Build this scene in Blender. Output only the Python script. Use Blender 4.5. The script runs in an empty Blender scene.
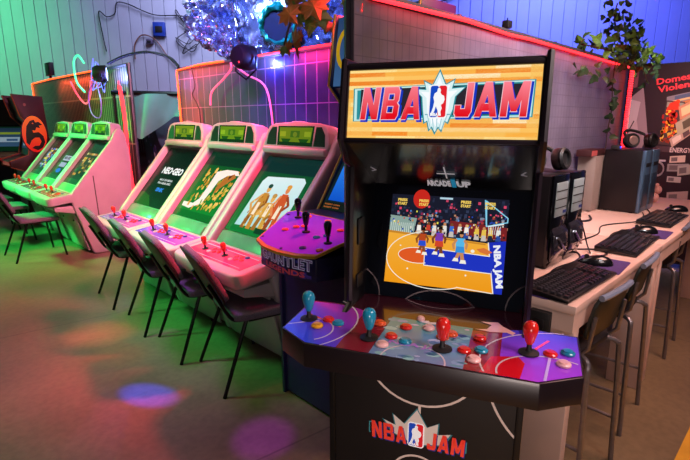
import bpy, bmesh, math, random
from mathutils import Vector, Matrix
C = bpy.context.scene.collection
SC = bpy.context.scene
PI = math.pi
def R(a): return math.radians(a)

# ------------------------------------------------------------------ materials
def lin(c):
    if isinstance(c, str):
        c = c.lstrip('#'); c = tuple(int(c[i:i+2], 16)/255 for i in (0, 2, 4))
    return tuple((v/12.92 if v <= .04045 else ((v+.055)/1.055)**2.4) for v in c[:3])
MATS = {}
def mat(name, col, rough=.5, metal=0., noise=.12, scale=14., bump=0., emit=None, estr=0., coat=0., spec=.5):
    """Principled surface whose colour is broken up by a noise texture in object space."""
    if name in MATS: return MATS[name]
    m = bpy.data.materials.new(name); m.use_nodes = True; nt = m.node_tree; N = nt.nodes; L = nt.links
    b = N['Principled BSDF']; c = lin(col)
    b.inputs['Roughness'].default_value = rough; b.inputs['Metallic'].default_value = metal
    b.inputs['Coat Weight'].default_value = coat; b.inputs['Coat Roughness'].default_value = .08
    b.inputs['Specular IOR Level'].default_value = spec
    b.inputs['Base Color'].default_value = (*c, 1)
    if noise > 0:
        tc = N.new('ShaderNodeTexCoord'); no = N.new('ShaderNodeTexNoise'); no.inputs['Scale'].default_value = scale
        no.inputs['Detail'].default_value = 4
        L.new(tc.outputs['Object'], no.inputs['Vector'])
        rp = N.new('ShaderNodeValToRGB'); e = rp.color_ramp.elements
        e[0].position = .3; e[1].position = .7
        e[0].color = (*[v*(1-noise) for v in c], 1); e[1].color = (*[min(1, v*(1+noise)) for v in c], 1)
        L.new(no.outputs['Fac'], rp.inputs['Fac']); L.new(rp.outputs['Color'], b.inputs['Base Color'])
        if bump > 0:
            bp = N.new('ShaderNodeBump'); bp.inputs['Strength'].default_value = bump; bp.inputs['Distance'].default_value = .01
            L.new(no.outputs['Fac'], bp.inputs['Height']); L.new(bp.outputs['Normal'], b.inputs['Normal'])
    if emit is not None:
        b.inputs['Emission Color'].default_value = (*lin(emit), 1); b.inputs['Emission Strength'].default_value = estr
    MATS[name] = m; return m
def picture_mat(name, emit=0., rough=.35, coat=0., base=1.):
    """Printed or lit picture: colour comes from the mesh's own colour attribute."""
    if name in MATS: return MATS[name]
    m = bpy.data.materials.new(name); m.use_nodes = True; nt = m.node_tree; N = nt.nodes; L = nt.links
    b = N['Principled BSDF']; a = N.new('ShaderNodeAttribute'); a.attribute_name = 'Col'
    mx = N.new('ShaderNodeMix'); mx.data_type = 'RGBA'; mx.blend_type = 'MULTIPLY'; mx.inputs['Factor'].default_value = 1
    L.new(a.outputs['Color'], mx.inputs['A']); mx.inputs['B'].default_value = (base, base, base, 1)
    L.new(mx.outputs['Result'], b.inputs['Base Color'])
    b.inputs['Roughness'].default_value = rough; b.inputs['Coat Weight'].default_value = coat; b.inputs['Coat Roughness'].default_value = .06
    if emit > .4: b.inputs['Specular IOR Level'].default_value = .15
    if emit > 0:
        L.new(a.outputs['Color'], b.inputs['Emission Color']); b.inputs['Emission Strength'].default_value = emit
    MATS[name] = m; return m

# ------------------------------------------------------------------ mesh builder
class MB:
    def __init__(s): s.v = []; s.f = []
    def add(s, vs, fs, M=None):
        n = len(s.v)
        for p in vs:
            p = Vector(p); s.v.append(tuple(M @ p) if M else tuple(p))
        s.f += [tuple(i+n for i in f) for f in fs]; return s
    def bm(s, b, M=None):
        b.verts.index_update()
        s.add([v.co.copy() for v in b.verts], [[v.index for v in f.verts] for f in b.faces], M); b.free(); return s
    def box(s, x0, x1, y0, y1, z0, z1, bev=0., M=None, seg=2):
        b = bmesh.new(); bmesh.ops.create_cube(b, size=1)
        for v in b.verts: v.co = Vector(((x0+x1)/2+v.co.x*(x1-x0), (y0+y1)/2+v.co.y*(y1-y0), (z0+z1)/2+v.co.z*(z1-z0)))
        if bev: bmesh.ops.bevel(b, geom=b.edges[:], offset=min(bev, .49*min(abs(x1-x0), abs(y1-y0), abs(z1-z0))), segments=seg, affect='EDGES', profile=.5)
        return s.bm(b, M)
    def prism(s, poly, a, b_, axis='x', bev=0., M=None, seg=2):
        """poly of 2-D points extruded along axis: x -> (y,z), y -> (x,z), z -> (x,y)"""
        def p3(p, t): return {'x': (t, p[0], p[1]), 'y': (p[0], t, p[1]), 'z': (p[0], p[1], t)}[axis]
        b = bmesh.new(); lo = [b.verts.new(p3(p, a)) for p in poly]; hi = [b.verts.new(p3(p, b_)) for p in poly]
        n = len(poly); b.faces.new(lo); b.faces.new(hi[::-1])
        for i in range(n): b.faces.new((lo[i], hi[i], hi[(i+1) % n], lo[(i+1) % n]))
        bmesh.ops.recalc_face_normals(b, faces=b.faces[:])
        if bev: bmesh.ops.bevel(b, geom=b.edges[:], offset=bev, segments=seg, affect='EDGES', profile=.5)
        return s.bm(b, M)
    def tube(s, pts, r, n=8, closed=False, M=None, cap=True):
        pts = [Vector(p) for p in pts]; k = len(pts); rs = r if isinstance(r, (list, tuple)) else [r]*k
        vs = []; fs = []; up = None
        for i, p in enumerate(pts):
            a = pts[i-1] if (i > 0 or closed) else p; c = pts[(i+1) % k] if (i < k-1 or closed) else p
            t = (c-a).normalized()
            if up is None:
                up = Vector((0, 0, 1)) if abs(t.z) < .9 else Vector((1, 0, 0))
            x = t.cross(up)
            if x.length < 1e-4: x = t.orthogonal()
            x.normalize(); y = x.cross(t).normalized(); up = y
            for j in range(n):
                an = 2*PI*j/n; vs.append(p+x*math.cos(an)*rs[i]+y*math.sin(an)*rs[i])
        for i in range(k if closed else k-1):
            o = i*n; q = ((i+1) % k)*n
            for j in range(n): fs.append((o+j, o+(j+1) % n, q+(j+1) % n, q+j))
        if cap and not closed: fs.append(tuple(range(n))[::-1]); fs.append(tuple(range((k-1)*n, k*n)))
        return s.add(vs, fs, M)
    def lathe(s, prof, n=16, M=None):
        vs = []; fs = []; k = len(prof)
        for r, z in prof:
            for j in range(n): a = 2*PI*j/n; vs.append((r*math.cos(a), r*math.sin(a), z))
        for i in range(k-1):
            for j in range(n): fs.append((i*n+j, i*n+(j+1) % n, (i+1)*n+(j+1) % n, (i+1)*n+j))
        fs.append(tuple(range(n))[::-1]); fs.append(tuple(range((k-1)*n, k*n)))
        return s.add(vs, fs, M)
    def build(s, name, m, parent=None, smooth=40, loc=None):
        me = bpy.data.meshes.new(name); me.from_pydata(s.v, [], s.f); me.validate()
        me.materials.append(m)
        if smooth:
            for p in me.polygons: p.use_smooth = True
            me.set_sharp_from_angle(angle=R(smooth))
        o = bpy.data.objects.new(name, me); C.objects.link(o)
        if parent: o.parent = parent
        if loc: o.location = loc
        return o
def T(x, y, z): return Matrix.Translation((x, y, z))
def RX(a): return Matrix.Rotation(R(a), 4, 'X')
def RY(a): return Matrix.Rotation(R(a), 4, 'Y')
def RZ(a): return Matrix.Rotation(R(a), 4, 'Z')
def spline(pts, n=6):
    P = [Vector(p) for p in pts]; out = []
    for i in range(len(P)-1):
        p0 = P[max(i-1, 0)]; p1 = P[i]; p2 = P[i+1]; p3 = P[min(i+2, len(P)-1)]
        for k in range(n):
            t = k/n
            out.append(.5*((2*p1)+(p2-p0)*t+(2*p0-5*p1+4*p2-p3)*t*t+(3*p1-p0-3*p2+p3)*t**3))
    return out+[P[-1]]

# ------------------------------------------------------------------ things
def tag(o, label=None, cat=None, group=None, kind=None):
    if label: o['label'] = label
    if cat: o['category'] = cat
    if group: o['group'] = group
    if kind: o['kind'] = kind
    return o
def thing(name, label, cat, loc=(0, 0, 0), rz=0., group=None):
    o = bpy.data.objects.new(name, None); C.objects.link(o); o.empty_display_size = .1
    o.location = loc; o.rotation_euler = (0, 0, R(rz)); return tag(o, label, cat, group)
def copy_tree(o, parent=None):
    c = o.copy(); C.objects.link(c)
    if parent: c.parent = parent
    for ch in list(o.children): copy_tree(ch, c)
    return c
def struct(name, mb, m, smooth=0): return tag(mb.build(name, m, None, smooth), kind='structure')

# ------------------------------------------------------------------ flat pictures
class Pic:
    """Layered flat polygons on a plane: every polygon has its own colour, kept in one mesh."""
    EPS = .00025
    def __init__(s): s.p = []; s.l = 0
    def up(s): s.l += 1; return s
    def poly(s, pts, col, lift=True):
        if lift: s.l += 1
        s.p.append((list(pts), col, s.l)); return s
    def rect(s, x0, y0, x1, y1, col, lift=True): return s.poly([(x0, y0), (x1, y0), (x1, y1), (x0, y1)], col, lift)
    def disc(s, x, y, rx, ry, col, n=20, lift=True):
        return s.poly([(x+rx*math.cos(2*PI*i/n), y+ry*math.sin(2*PI*i/n)) for i in range(n)], col, lift)
    def line(s, pts, w, col, lift=True):
        if lift: s.l += 1
        for (x0, y0), (x1, y1) in zip(pts[:-1], pts[1:]):
            dx, dy = x1-x0, y1-y0; d = math.hypot(dx, dy) or 1; nx, ny = -dy/d*w/2, dx/d*w/2; ex, ey = dx/d*w*.2, dy/d*w*.2
            s.p.append(([(x0-ex+nx, y0-ey+ny), (x0-ex-nx, y0-ey-ny), (x1+ex-nx, y1+ey-ny), (x1+ex+nx, y1+ey+ny)], col, s.l))
        return s
    def arc(s, x, y, rx, ry, a0, a1, w, col, n=18):
        return s.line([(x+rx*math.cos(R(a0+(a1-a0)*i/n)), y+ry*math.sin(R(a0+(a1-a0)*i/n))) for i in range(n+1)], w, col)
    def text(s, string, x, y, w, h, col, bold=.03, shear=0., rot=0., font_fit=True):
        cu = bpy.data.curves.new('lettering', 'FONT'); cu.body = string; cu.offset = bold; cu.resolution_u = 2
        o = bpy.data.objects.new('lettering', cu); C.objects.link(o)
        bpy.context.view_layer.update()
        me = bpy.data.meshes.new_from_object(o.evaluated_get(bpy.context.evaluated_depsgraph_get()))
        vs = [v.co.copy() for v in me.vertices]; fs = [list(p.vertices) for p in me.polygons]
        C.objects.unlink(o); bpy.data.objects.remove(o); bpy.data.curves.remove(cu); bpy.data.meshes.remove(me)
        if not vs: return s
        x0 = min(v.x for v in vs); x1 = max(v.x for v in vs); y0 = min(v.y for v in vs); y1 = max(v.y for v in vs)
        s.l += 1; ca, sa = math.cos(R(rot)), math.sin(R(rot))
        def tr(v):
            a = (v.x-x0)/(x1-x0)*w; b = (v.y-y0)/max(y1-y0, 1e-6)*h; a += shear*b
            return (x+a*ca-b*sa, y+a*sa+b*ca)
        for f in fs: s.p.append(([tr(vs[i]) for i in f], col, s.l))
        return s
    def clip(s, hull):
        """keep only what lies inside a convex outline given anticlockwise"""
        out = []
        for pts, col, l in s.p:
            q = list(pts)
            for i in range(len(hull)):
                (ax, ay), (bx, by) = hull[i-1], hull[i]; side = lambda p: (bx-ax)*(p[1]-ay)-(by-ay)*(p[0]-ax); r = []
                for k in range(len(q)):
                    a, b = q[k-1], q[k]; da, db = side(a), side(b)
                    if (da >= 0) != (db >= 0): t = da/(da-db); r.append((a[0]+(b[0]-a[0])*t, a[1]+(b[1]-a[1])*t))
                    if db >= 0: r.append(b)
                q = r
                if len(q) < 3: break
            if len(q) >= 3: out.append((q, col, l))
        s.p = out; return s
    def build(s, name, m, parent, O, X, Y, eps=None):
        """O origin, X and Y unit axes of the picture plane (parent space)"""
        O, X, Y = Vector(O), Vector(X).normalized(), Vector(Y).normalized(); Nn = X.cross(Y).normalized(); e = eps or s.EPS
        vs = []; fs = []; cols = []
        for pts, col, l in s.p:
            ar = sum(pts[i-1][0]*pts[i][1]-pts[i][0]*pts[i-1][1] for i in range(len(pts)))
            if abs(ar) < 1e-12: continue
            if ar < 0: pts = pts[::-1]
            n = len(vs)
            for p in pts:
                vs.append(tuple(O+X*p[0]+Y*p[1]+Nn*(e*l)))
                cols.append(lin(col(p) if callable(col) else col))
            fs.append(tuple(range(n, len(vs))))
        me = bpy.data.meshes.new(name); me.from_pydata(vs, [], fs)
        at = me.color_attributes.new('Col', 'FLOAT_COLOR', 'POINT')
        for i, c in enumerate(cols): at.data[i].color = (*c, 1)
        me.materials.append(m); o = bpy.data.objects.new(name, me); C.objects.link(o)
        if parent: o.parent = parent
        return o
def mixc(a, b, t):
    t = max(0, min(1, t)); f = lambda c: [int(c[i:i+2], 16)/255 for i in (1, 3, 5)]
    A, B = f(a), f(b); return tuple(A[i]*(1-t)+B[i]*t for i in range(3))
# bold block capitals made of strokes in a unit box
GLY = {
 'N': [[(0, 0), (.3, 0), (.3, 1), (0, 1)], [(.7, 0), (1, 0), (1, 1), (.7, 1)], [(0, 1), (.33, 1), (1, 0), (.67, 0)]],
 'B': [[(0, 0), (.3, 0), (.3, 1), (0, 1)], [(.2, .8), (.2, 1), (.82, 1), (.92, .9), (.75, .8)], [(.2, .42), (.2, .6), (.8, .6), (.86, .51), (.8, .42)],
       [(.2, 0), (.2, .2), (.8, .2), (1, .12), (.88, 0)], [(.66, .55), (.66, .85), (.95, .9), (.95, .6), (.86, .51)], [(.68, .15), (.68, .48), (.86, .51), (1, .42), (1, .12)]],
 'A': [[(0, 0), (.29, 0), (.62, 1), (.33, 1)], [(.71, 0), (1, 0), (.67, 1), (.38, 1)], [(.2, .17), (.8, .17), (.73, .38), (.27, .38)]],
 'J': [[(.62, .15), (1, .15), (1, 1), (.62, 1)], [(.1, 0), (.86, 0), (1, .15), (.8, .24), (.1, .22), (0, .12)], [(0, .08), (.34, .08), (.34, .34), (0, .34)]],
 'M': [[(0, 0), (.25, 0), (.25, 1), (0, 1)], [(.75, 0), (1, 0), (1, 1), (.75, 1)], [(0, 1), (.28, 1), (.62, .15), (.4, .15)], [(1, 1), (.72, 1), (.38, .15), (.6, .15)]],
}
def block(pic, word, x, y, w, h, gap, col, widths=None, shear=0., grow=0.):
    ws = widths or [1]*len(word); tot = sum(ws); u = (w-gap*(len(word)-1))/tot; cx = x; pic.up()
    for ch, cw in zip(word, ws):
        W = u*cw
        for st in GLY[ch]:
            mx = sum(p[0] for p in st)/len(st); my = sum(p[1] for p in st)/len(st)
            pts = []
            for a, b in st:
                px = cx+a*W; py = y+b*h
                px += (grow if a > mx else -grow); py += (grow if b > my else -grow)
                pts.append((px+shear*(py-y), py))
            pic.poly(pts, col, lift=False)
        cx += W+gap
def nba_logo(pic, x, y, w, h):
    """white-edged badge, blue and red halves with a white player shape"""
    def rr(x0, y0, x1, y1, r, c):
        pts = []
        for cx, cy, a in ((x1-r, y1-r, 0), (x0+r, y1-r, 90), (x0+r, y0+r, 180), (x1-r, y0+r, 270)):
            for k in range(5): t = R(a+k*22.5); pts.append((cx+r*math.cos(t), cy+r*math.sin(t)))
        pic.poly(pts, c)
    rr(x, y, x+w, y+h, w*.2, '#f4f4f6'); b = w*.07
    rr(x+b, y+b, x+w*.5, y+h-b, w*.12, '#1648c0'); rr(x+w*.5, y+b, x+w-b, y+h-b, w*.12, '#e0202c')
    pl = [(.45, .88), (.55, .9), (.62, .84), (.6, .76), (.66, .7), (.8, .66), (.84, .55), (.78, .45), (.66, .4), (.72, .3), (.66, .2), (.7, .08), (.56, .08), (.5, .24), (.4, .36), (.34, .22), (.2, .08), (.12, .08), (.26, .34), (.3, .5), (.24, .62), (.3, .74), (.42, .78)]
    pic.poly([(x+a*w, y+c*h) for a, c in pl], '#f6f6f8')
    pic.text('NBA', x+w*.12, y+h*.07, w*.42, h*.1, '#f6f6f8', bold=.04)

# ------------------------------------------------------------------ palette
M_white = mat('ivory_plastic', '#b4aca8', .38, noise=.05, scale=6, bump=.02)
M_whitepanel = mat('pale_panel', '#a8a29e', .45, noise=.06, scale=9)
M_black = mat('black_laminate', '#0e0c0f', .32, noise=.3, scale=20, coat=.2)
M_blackgloss = mat('black_gloss', '#060608', .12, noise=.2, scale=8, coat=.5)
M_blackmatte = mat('black_matte_plastic', '#131214', .55, noise=.2, scale=40, bump=.05)
M_red = mat('red_plastic', '#e0231a', .25, noise=.08, scale=30, coat=.5)
M_teal = mat('teal_plastic', '#1c8fb0', .25, noise=.08, scale=30, coat=.5)
M_pinkb = mat('pale_pink_plastic', '#f0b8b4', .3, noise=.06, scale=30, coat=.4)
M_orange = mat('orange_plastic', '#ee5a2a', .3, noise=.06, scale=30, coat=.4)
M_green = mat('green_plastic', '#2a7a3a', .3, noise=.06, scale=30, coat=.3)
M_blueb = mat('navy_plastic', '#1b2f7a', .3, noise=.06, scale=30, coat=.3)
M_yel = mat('yellow_plastic', '#f0a818', .3, noise=.06, scale=30, coat=.3)
M_tube = mat('black_painted_steel', '#0c0c0d', .35, .6, noise=.15, scale=40)
M_steel = mat('grey_steel_tube', '#837d80', .35, .7, noise=.12, scale=30)
M_fabric = mat('grey_upholstery', '#6b6470', .9, noise=.25, scale=120, bump=.15)
M_shell = mat('dark_chair_shell', '#17171b', .5, noise=.15, scale=60, bump=.06)
M_glassgreen = mat('dark_screen_glass', '#0b1d16', .12, noise=.2, scale=3, coat=.6)
M_darkglass = mat('smoked_bezel', '#0a0c14', .1, noise=.2, scale=4, coat=.7)
M_navy = mat('navy_laminate', '#171748', .42, noise=.15, scale=12)
M_gold = mat('gold_edging', '#c99a2a', .4, noise=.1, scale=30)
M_wine = mat('dark_red_laminate', '#3d0a14', .45, noise=.2, scale=6)
M_desk = mat('pale_wood_laminate', '#d8b9ac', .42, noise=.07, scale=5, bump=.02)
M_lcd = picture_mat('lit_screen_picture', emit=.95, rough=.2, base=.1)
M_mq = picture_mat('backlit_marquee_picture', emit=1.0, rough=.4, base=.05)
M_dim = picture_mat('dim_screen_picture', emit=.5, rough=.2, base=.4)
M_print = picture_mat('printed_art', rough=.4)
M_deckart = picture_mat('glossy_deck_art', rough=.2, coat=.6, emit=.18)  # emission brightens the deck prints in place of light

# ------------------------------------------------------------------ camera
cam = bpy.data.cameras.new('camera'); cam.sensor_width = 36; cam.lens = 36*478/690; cam.clip_end = 100
co = bpy.data.objects.new('camera', cam); C.objects.link(co); SC.camera = co
co.location = (0, 0, 1.55); co.rotation_euler = (R(90-12.845), 0, R(-45))
SC.view_settings.view_transform = 'Standard'; SC.view_settings.look = 'None'; SC.view_settings.exposure = 0; SC.view_settings.gamma = 1

# ================================================================== the setting
def floor_mat():
    m = bpy.data.materials.new('worn_concrete'); m.use_nodes = True; nt = m.node_tree; N = nt.nodes; L = nt.links; b = N['Principled BSDF']
    tc = N.new('ShaderNodeTexCoord'); n1 = N.new('ShaderNodeTexNoise'); n1.inputs['Scale'].default_value = .9; n1.inputs['Detail'].default_value = 8; n1.inputs['Roughness'].default_value = .65
    n2 = N.new('ShaderNodeTexNoise'); n2.inputs['Scale'].default_value = 26; n2.inputs['Detail'].default_value = 6
    for n in (n1, n2): L.new(tc.outputs['Object'], n.inputs['Vector'])
    r = N.new('ShaderNodeValToRGB'); e = r.color_ramp.elements; e[0].position = .32; e[1].position = .7
    e[0].color = (*lin('#6c5e46'), 1); e[1].color = (*lin('#8a7a5c'), 1)
    L.new(n1.outputs['Fac'], r.inputs['Fac'])
    mx = N.new('ShaderNodeMix'); mx.data_type = 'RGBA'; mx.blend_type = 'MULTIPLY'; mx.inputs['Factor'].default_value = .35
    r2 = N.new('ShaderNodeValToRGB'); r2.color_ramp.elements[0].position = .35; r2.color_ramp.elements[0].color = (.55, .55, .55, 1); r2.color_ramp.elements[1].position = .6
    L.new(n2.outputs['Fac'], r2.inputs['Fac']); L.new(r.outputs['Color'], mx.inputs['A']); L.new(r2.outputs['Color'], mx.inputs['B'])
    # thin joints between the slabs
    br = N.new('ShaderNodeTexBrick'); br.inputs['Scale'].default_value = 1; br.inputs['Brick Width'].default_value = 2.6; br.inputs['Row Height'].default_value = 2.3; br.inputs['Mortar Size'].default_value = .006; br.offset = .35
    br.inputs['Color1'].default_value = br.inputs['Color2'].default_value = (1, 1, 1, 1); br.inputs['Mortar'].default_value = (.62, .6, .58, 1)
    mp = N.new('ShaderNodeMapping'); mp.inputs['Rotation'].default_value = (0, 0, R(8)); mp.inputs['Location'].default_value = (.4, .5, 0)
    L.new(tc.outputs['Object'], mp.inputs['Vector']); L.new(mp.outputs['Vector'], br.inputs['Vector'])
    m2 = N.new('ShaderNodeMix'); m2.data_type = 'RGBA'; m2.blend_type = 'MULTIPLY'; m2.inputs['Factor'].default_value = 1
    L.new(mx.outputs['Result'], m2.inputs['A']); L.new(br.outputs['Color'], m2.inputs['B']); L.new(m2.outputs['Result'], b.inputs['Base Color'])
    rr = N.new('ShaderNodeMapRange'); rr.inputs['To Min'].default_value = .26; rr.inputs['To Max'].default_value = .5
    L.new(n1.outputs['Fac'], rr.inputs['Value']); L.new(rr.outputs['Result'], b.inputs['Roughness'])
    bp = N.new('ShaderNodeBump'); bp.inputs['Strength'].default_value = .08; bp.inputs['Distance'].default_value = .01
    L.new(n2.outputs['Fac'], bp.inputs['Height']); L.new(bp.outputs['Normal'], b.inputs['Normal'])
    return m
struct('floor', MB().box(-9, 22, -9, 24, -.1, 0), floor_mat())
struct('trim_1', MB().box(-3, 12, -.6, .284, 0, .002), mat('yellow_floor_paint', '#d8a52c', .5, noise=.15, scale=6))

# back wall of upright metal sheet panels
w = MB(); pts = []; x = -14.
while x < 15:
    pts += [(x, 0), (x+.222, 0), (x+.226, .03), (x+.236, .03)]; x += .24
n = len(pts)
w.add([(a, b, 0) for a, b in pts]+[(a, b, 6.2) for a, b in pts], [(i, i+1, n+i+1, n+i) for i in range(n-1)])
wall = struct('wall_back', w, mat('white_sheet_metal', '#bfc1c9', .5, noise=.04, scale=2))
wall.location = (7.425, 7.425, 0); wall.rotation_euler = (0, 0, R(-45))

# ================================================================== wire fences with plastic backing
def grid_mat(name, base, line, px, pz, w, rough=.3, alpha=1.):
    m = bpy.data.materials.new(name); m.use_nodes = True; nt = m.node_tree; N = nt.nodes; L = nt.links; b = N['Principled BSDF']
    tc = N.new('ShaderNodeTexCoord'); sp = N.new('ShaderNodeSeparateXYZ'); L.new(tc.outputs['Object'], sp.inputs['Vector'])
    def stripes(out, p, wd):
        d = N.new('ShaderNodeMath'); d.operation = 'DIVIDE'; d.inputs[1].default_value = p; L.new(out, d.inputs[0])
        f = N.new('ShaderNodeMath'); f.operation = 'FRACT'; L.new(d.outputs[0], f.inputs[0])
        l = N.new('ShaderNodeMath'); l.operation = 'LESS_THAN'; l.inputs[1].default_value = wd/p; L.new(f.outputs[0], l.inputs[0]); return l
    a = stripes(sp.outputs['X'], px, w); c = stripes(sp.outputs['Z'], pz, w)
    mxm = N.new('ShaderNodeMath'); mxm.operation = 'MAXIMUM'; L.new(a.outputs[0], mxm.inputs[0]); L.new(c.outputs[0], mxm.inputs[1])
    no = N.new('ShaderNodeTexNoise'); no.inputs['Scale'].default_value = 3.5; no.inputs['Detail'].default_value = 6; L.new(tc.outputs['Object'], no.inputs['Vector'])
    rp = N.new('ShaderNodeValToRGB'); B = lin(base); rp.color_ramp.elements[0].position = .3; rp.color_ramp.elements[1].position = .75
    rp.color_ramp.elements[0].color = (*[v*.6 for v in B], 1); rp.color_ramp.elements[1].color = (*[v*1.3 for v in B], 1); L.new(no.outputs['Fac'], rp.inputs['Fac'])
    mx = N.new('ShaderNodeMix'); mx.data_type = 'RGBA'; L.new(mxm.outputs[0], mx.inputs['Factor']); L.new(rp.outputs['Color'], mx.inputs['A']); mx.inputs['B'].default_value = (*lin(line), 1)
    L.new(mx.outputs['Result'], b.inputs['Base Color']); b.inputs['Roughness'].default_value = rough
    n3 = N.new('ShaderNodeTexNoise'); n3.inputs['Scale'].default_value = 9; L.new(tc.outputs['Object'], n3.inputs['Vector'])
    ad = N.new('ShaderNodeMath'); ad.operation = 'MULTIPLY_ADD'; ad.inputs[1].default_value = .25; L.new(n3.outputs['Fac'], ad.inputs[0]); L.new(mxm.outputs[0], ad.inputs[2])
    bp = N.new('ShaderNodeBump'); bp.inputs['Strength'].default_value = .25; bp.inputs['Distance'].default_value = .01; L.new(ad.outputs[0], bp.inputs['Height']); L.new(bp.outputs['Normal'], b.inputs['Normal'])
    b.inputs['Alpha'].default_value = alpha
    return m
M_rail = mat('galvanised_rail', '#57525a', .4, .5, noise=.15, scale=20)
def fence(label, loc, rz, length, h, gm, posts):
    t = thing('mesh_fence', label, 'fence', loc, rz)
    MB().box(.0, length, -.008, .008, .0, h-.02).build('mesh_panel', gm, t)
    MB().tube([(0, 0, h), (length, 0, h)], .022).build('top_rail', M_rail, t)
    for x in posts: MB().tube([(x, .03, 0), (x, .03, h+.03)], .025).build('post', M_rail, t)
    return t
G1 = grid_mat('fine_slatted_mesh', '#26211c', '#a39678', .075, .62, .022, .4)
G2 = grid_mat('wire_grid_plastic', '#352a58', '#94689f', .15, .34, .008, .42)
G3 = grid_mat('grey_wire_grid_plastic', '#7d7380', '#5a525e', .05, .075, .004, .3, .8)
fence('dark slatted wire fence behind the far row of candy-coloured cabinets', (2.6, 11.3, 0), -90, 4.72, 2.26, G1, (.02, 1.6, 3.2, 4.7))
fence('violet wire-grid fence behind the near row of white cabinets', (2.9, 5.79, 0), -90, 2.84, 2.16, G2, (.02, 1.4, 2.82))
fence('long grey wire-grid fence behind the computer desk', (1.42, 1.38, 0), 0, 3.55, 2.033, G3, (.02, .78, 1.95, 3.53))

M_led = mat('red_led_strip', '#ff2a10', .4, noise=.05, emit='#ff4a14', estr=4)
M_led2 = mat('bright_red_led_strip', '#ff2a10', .4, noise=.05, emit='#ff2430', estr=4.2)
def strip(label, pts, r=.011, m=None, group=None):
    return tag(MB().tube(pts, r, 6).build('led_strip', m or M_led), label, 'led strip', group)
strip('red LED strip along the top of the far slatted fence', [(2.575, 11.25, 1.9), (2.575, 11.28, 2.26), (2.57, 10, 2.275), (2.57, 7.4, 2.262)])
strip('orange-red LED strip down the left post and along the top of the violet fence', [(2.87, 5.74, 1.2), (2.868, 5.77, 2.15), (2.868, 5.2, 2.175), (2.868, 4.7, 2.17)])
strip('red-pink LED strip right of the black stage light on the violet fence top', [(2.868, 4.1, 2.168), (2.868, 3.5, 2.17), (2.868, 2.96, 2.165)], .010, M_led2)
strip('red LED strip along the top of the grey fence behind the bench', [(1.5, 1.355, 2.02), (2.2, 1.355, 2.03), (2.66, 1.355, 2.017), (2.9, 1.355, 2.022), (3.7, 1.355, 2.016), (4.3, 1.355, 2.013), (4.88, 1.355, 2.01)], .008, M_led2)
# double LED bar at the right end, drawn as many small lit beads
b = MB(); b2 = MB()
for k in range(44):
    z = 1.98-k*.0205
    for dx in (-.026, .026): b.box(4.965+dx-.018, 4.965+dx+.018, 1.34, 1.353, z-.0073, z+.0073, .003, seg=1)
b2.box(4.91, 5.02, 1.354, 1.360, .95, 2.0)
t = thing('led_light_bar', 'upright red LED bar at the right end of the grey fence', 'light', (0, 0, 0))
b2.build('backing', M_blackmatte, t); tag(b.build('led_bead', M_led2, t), kind='stuff')
# red glowing strands hanging at the right end of the far fence
for k, (v, dz, u) in enumerate(((6.68, -.1, 2.5), (6.60, -.05, 2.48), (6.50, -.12, 2.46))):
    strip(['left one of three red light strands hanging beside the far pink cabinet', 'middle one of three red light strands hanging beside the far pink cabinet', 'right one of three red light strands, nearest the dark gap'][k],
          spline([(u, v, 2.1+dz), (u+.02, v-.02, 1.6), (u, v-.06, 1.1), (u+.01, v-.1, .5), (u, v-.14, .012)]), .009, M_led2, 'red strands hanging at the fence end')

# ------------------------------------------------------------------ stage lights
M_lensw = mat('lit_blue_white_lens', '#dfe8ff', .3, noise=.03, emit='#a8c4ff', estr=9)
def stage_light(label, loc, rz, tilt, s):
    t = thing('stage_light', label, 'stage light', loc, rz)
    Mx = RX(-90+tilt) if True else None
    MB().lathe([(.03*s, -.12*s), (.085*s, -.115*s), (.112*s, -.07*s), (.118*s, .05*s), (.105*s, .065*s), (.095*s, .05*s)], 24, Mx).build('housing', M_blackmatte, t)
    MB().lathe([(.094*s, .052*s), (.094*s, .058*s)], 24, Mx).build('lens', M_lensw, t)
    MB().tube([(-.135*s, 0, 0), (-.135*s, 0, .12*s-.24*s), (0, .0, -.2*s), (.135*s, 0, .12*s-.24*s), (.135*s, 0, 0)], .01*s, 6).build('bracket', M_tube, t)
    MB().lathe([(.004, -.006), (.009*s, 0), (.004, .006)], 8, Mx @ T(.03*s, .055*s, -.117*s)).build('indicator', M_led2, t)
    return t
stage_light('round black stage light mounted on the violet fence top', (2.72, 4.06, 2.14), -78, 0, 1.0)
stage_light('black stage light with tangled leads on the far fence end', (2.42, 6.98, 2.16), -115, 0, .95)

# ------------------------------------------------------------------ silver foil bundle with round vent
random.seed(4)
from mathutils import noise as mn
def fb(x, y, z, o=4):
    s = 0; a = 1; f = 1
    for _ in range(o): s += a*mn.noise(Vector((x*f, y*f, z*f))); a *= .55; f *= 2.1
    return s
foil = MB(); nx, nz = 150, 100; vs = []; fs = []
for j in range(nz+1):
    for i in range(nx+1):
        s = i/nx; t_ = j/nz; x = -1.93+s*2.4
        k = max(0, min(1, (x+2.05)/.75)); bot = 2.62-k*.42 if x < -1.3 else 2.2-min(1, (x+1.3)/.25)*2.2
        bot = max(0., bot); z = bot+(3.75-bot)*t_
        ridge = abs(fb(x*3.2, z*3.2, 3, 3))
        ridge2 = abs(fb(x*8+3, z*8, 5, 2)); y = -.35*math.sin(PI*min(1, max(0, s)))+.24*ridge+.10*ridge2+.05*fb(x*15, z*15, 8, 2)
        rr = math.hypot(x+.82, z-2.64)
        if rr < .42: y = y*max(0, (rr-.2)/.22)-.34*(1-max(0, (rr-.2)/.22))
        vs.append((x+.06*fb(x*4, z*4, 20), y, max(0, z+.04*fb(x*4, z*4, 31)*(1 if z > .1 else 0))))
for j in range(nz):
    for i in range(nx): o = j*(nx+1)+i; fs.append((o, o+1, o+nx+2, o+nx+1))
foil.add(vs, fs)
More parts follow.
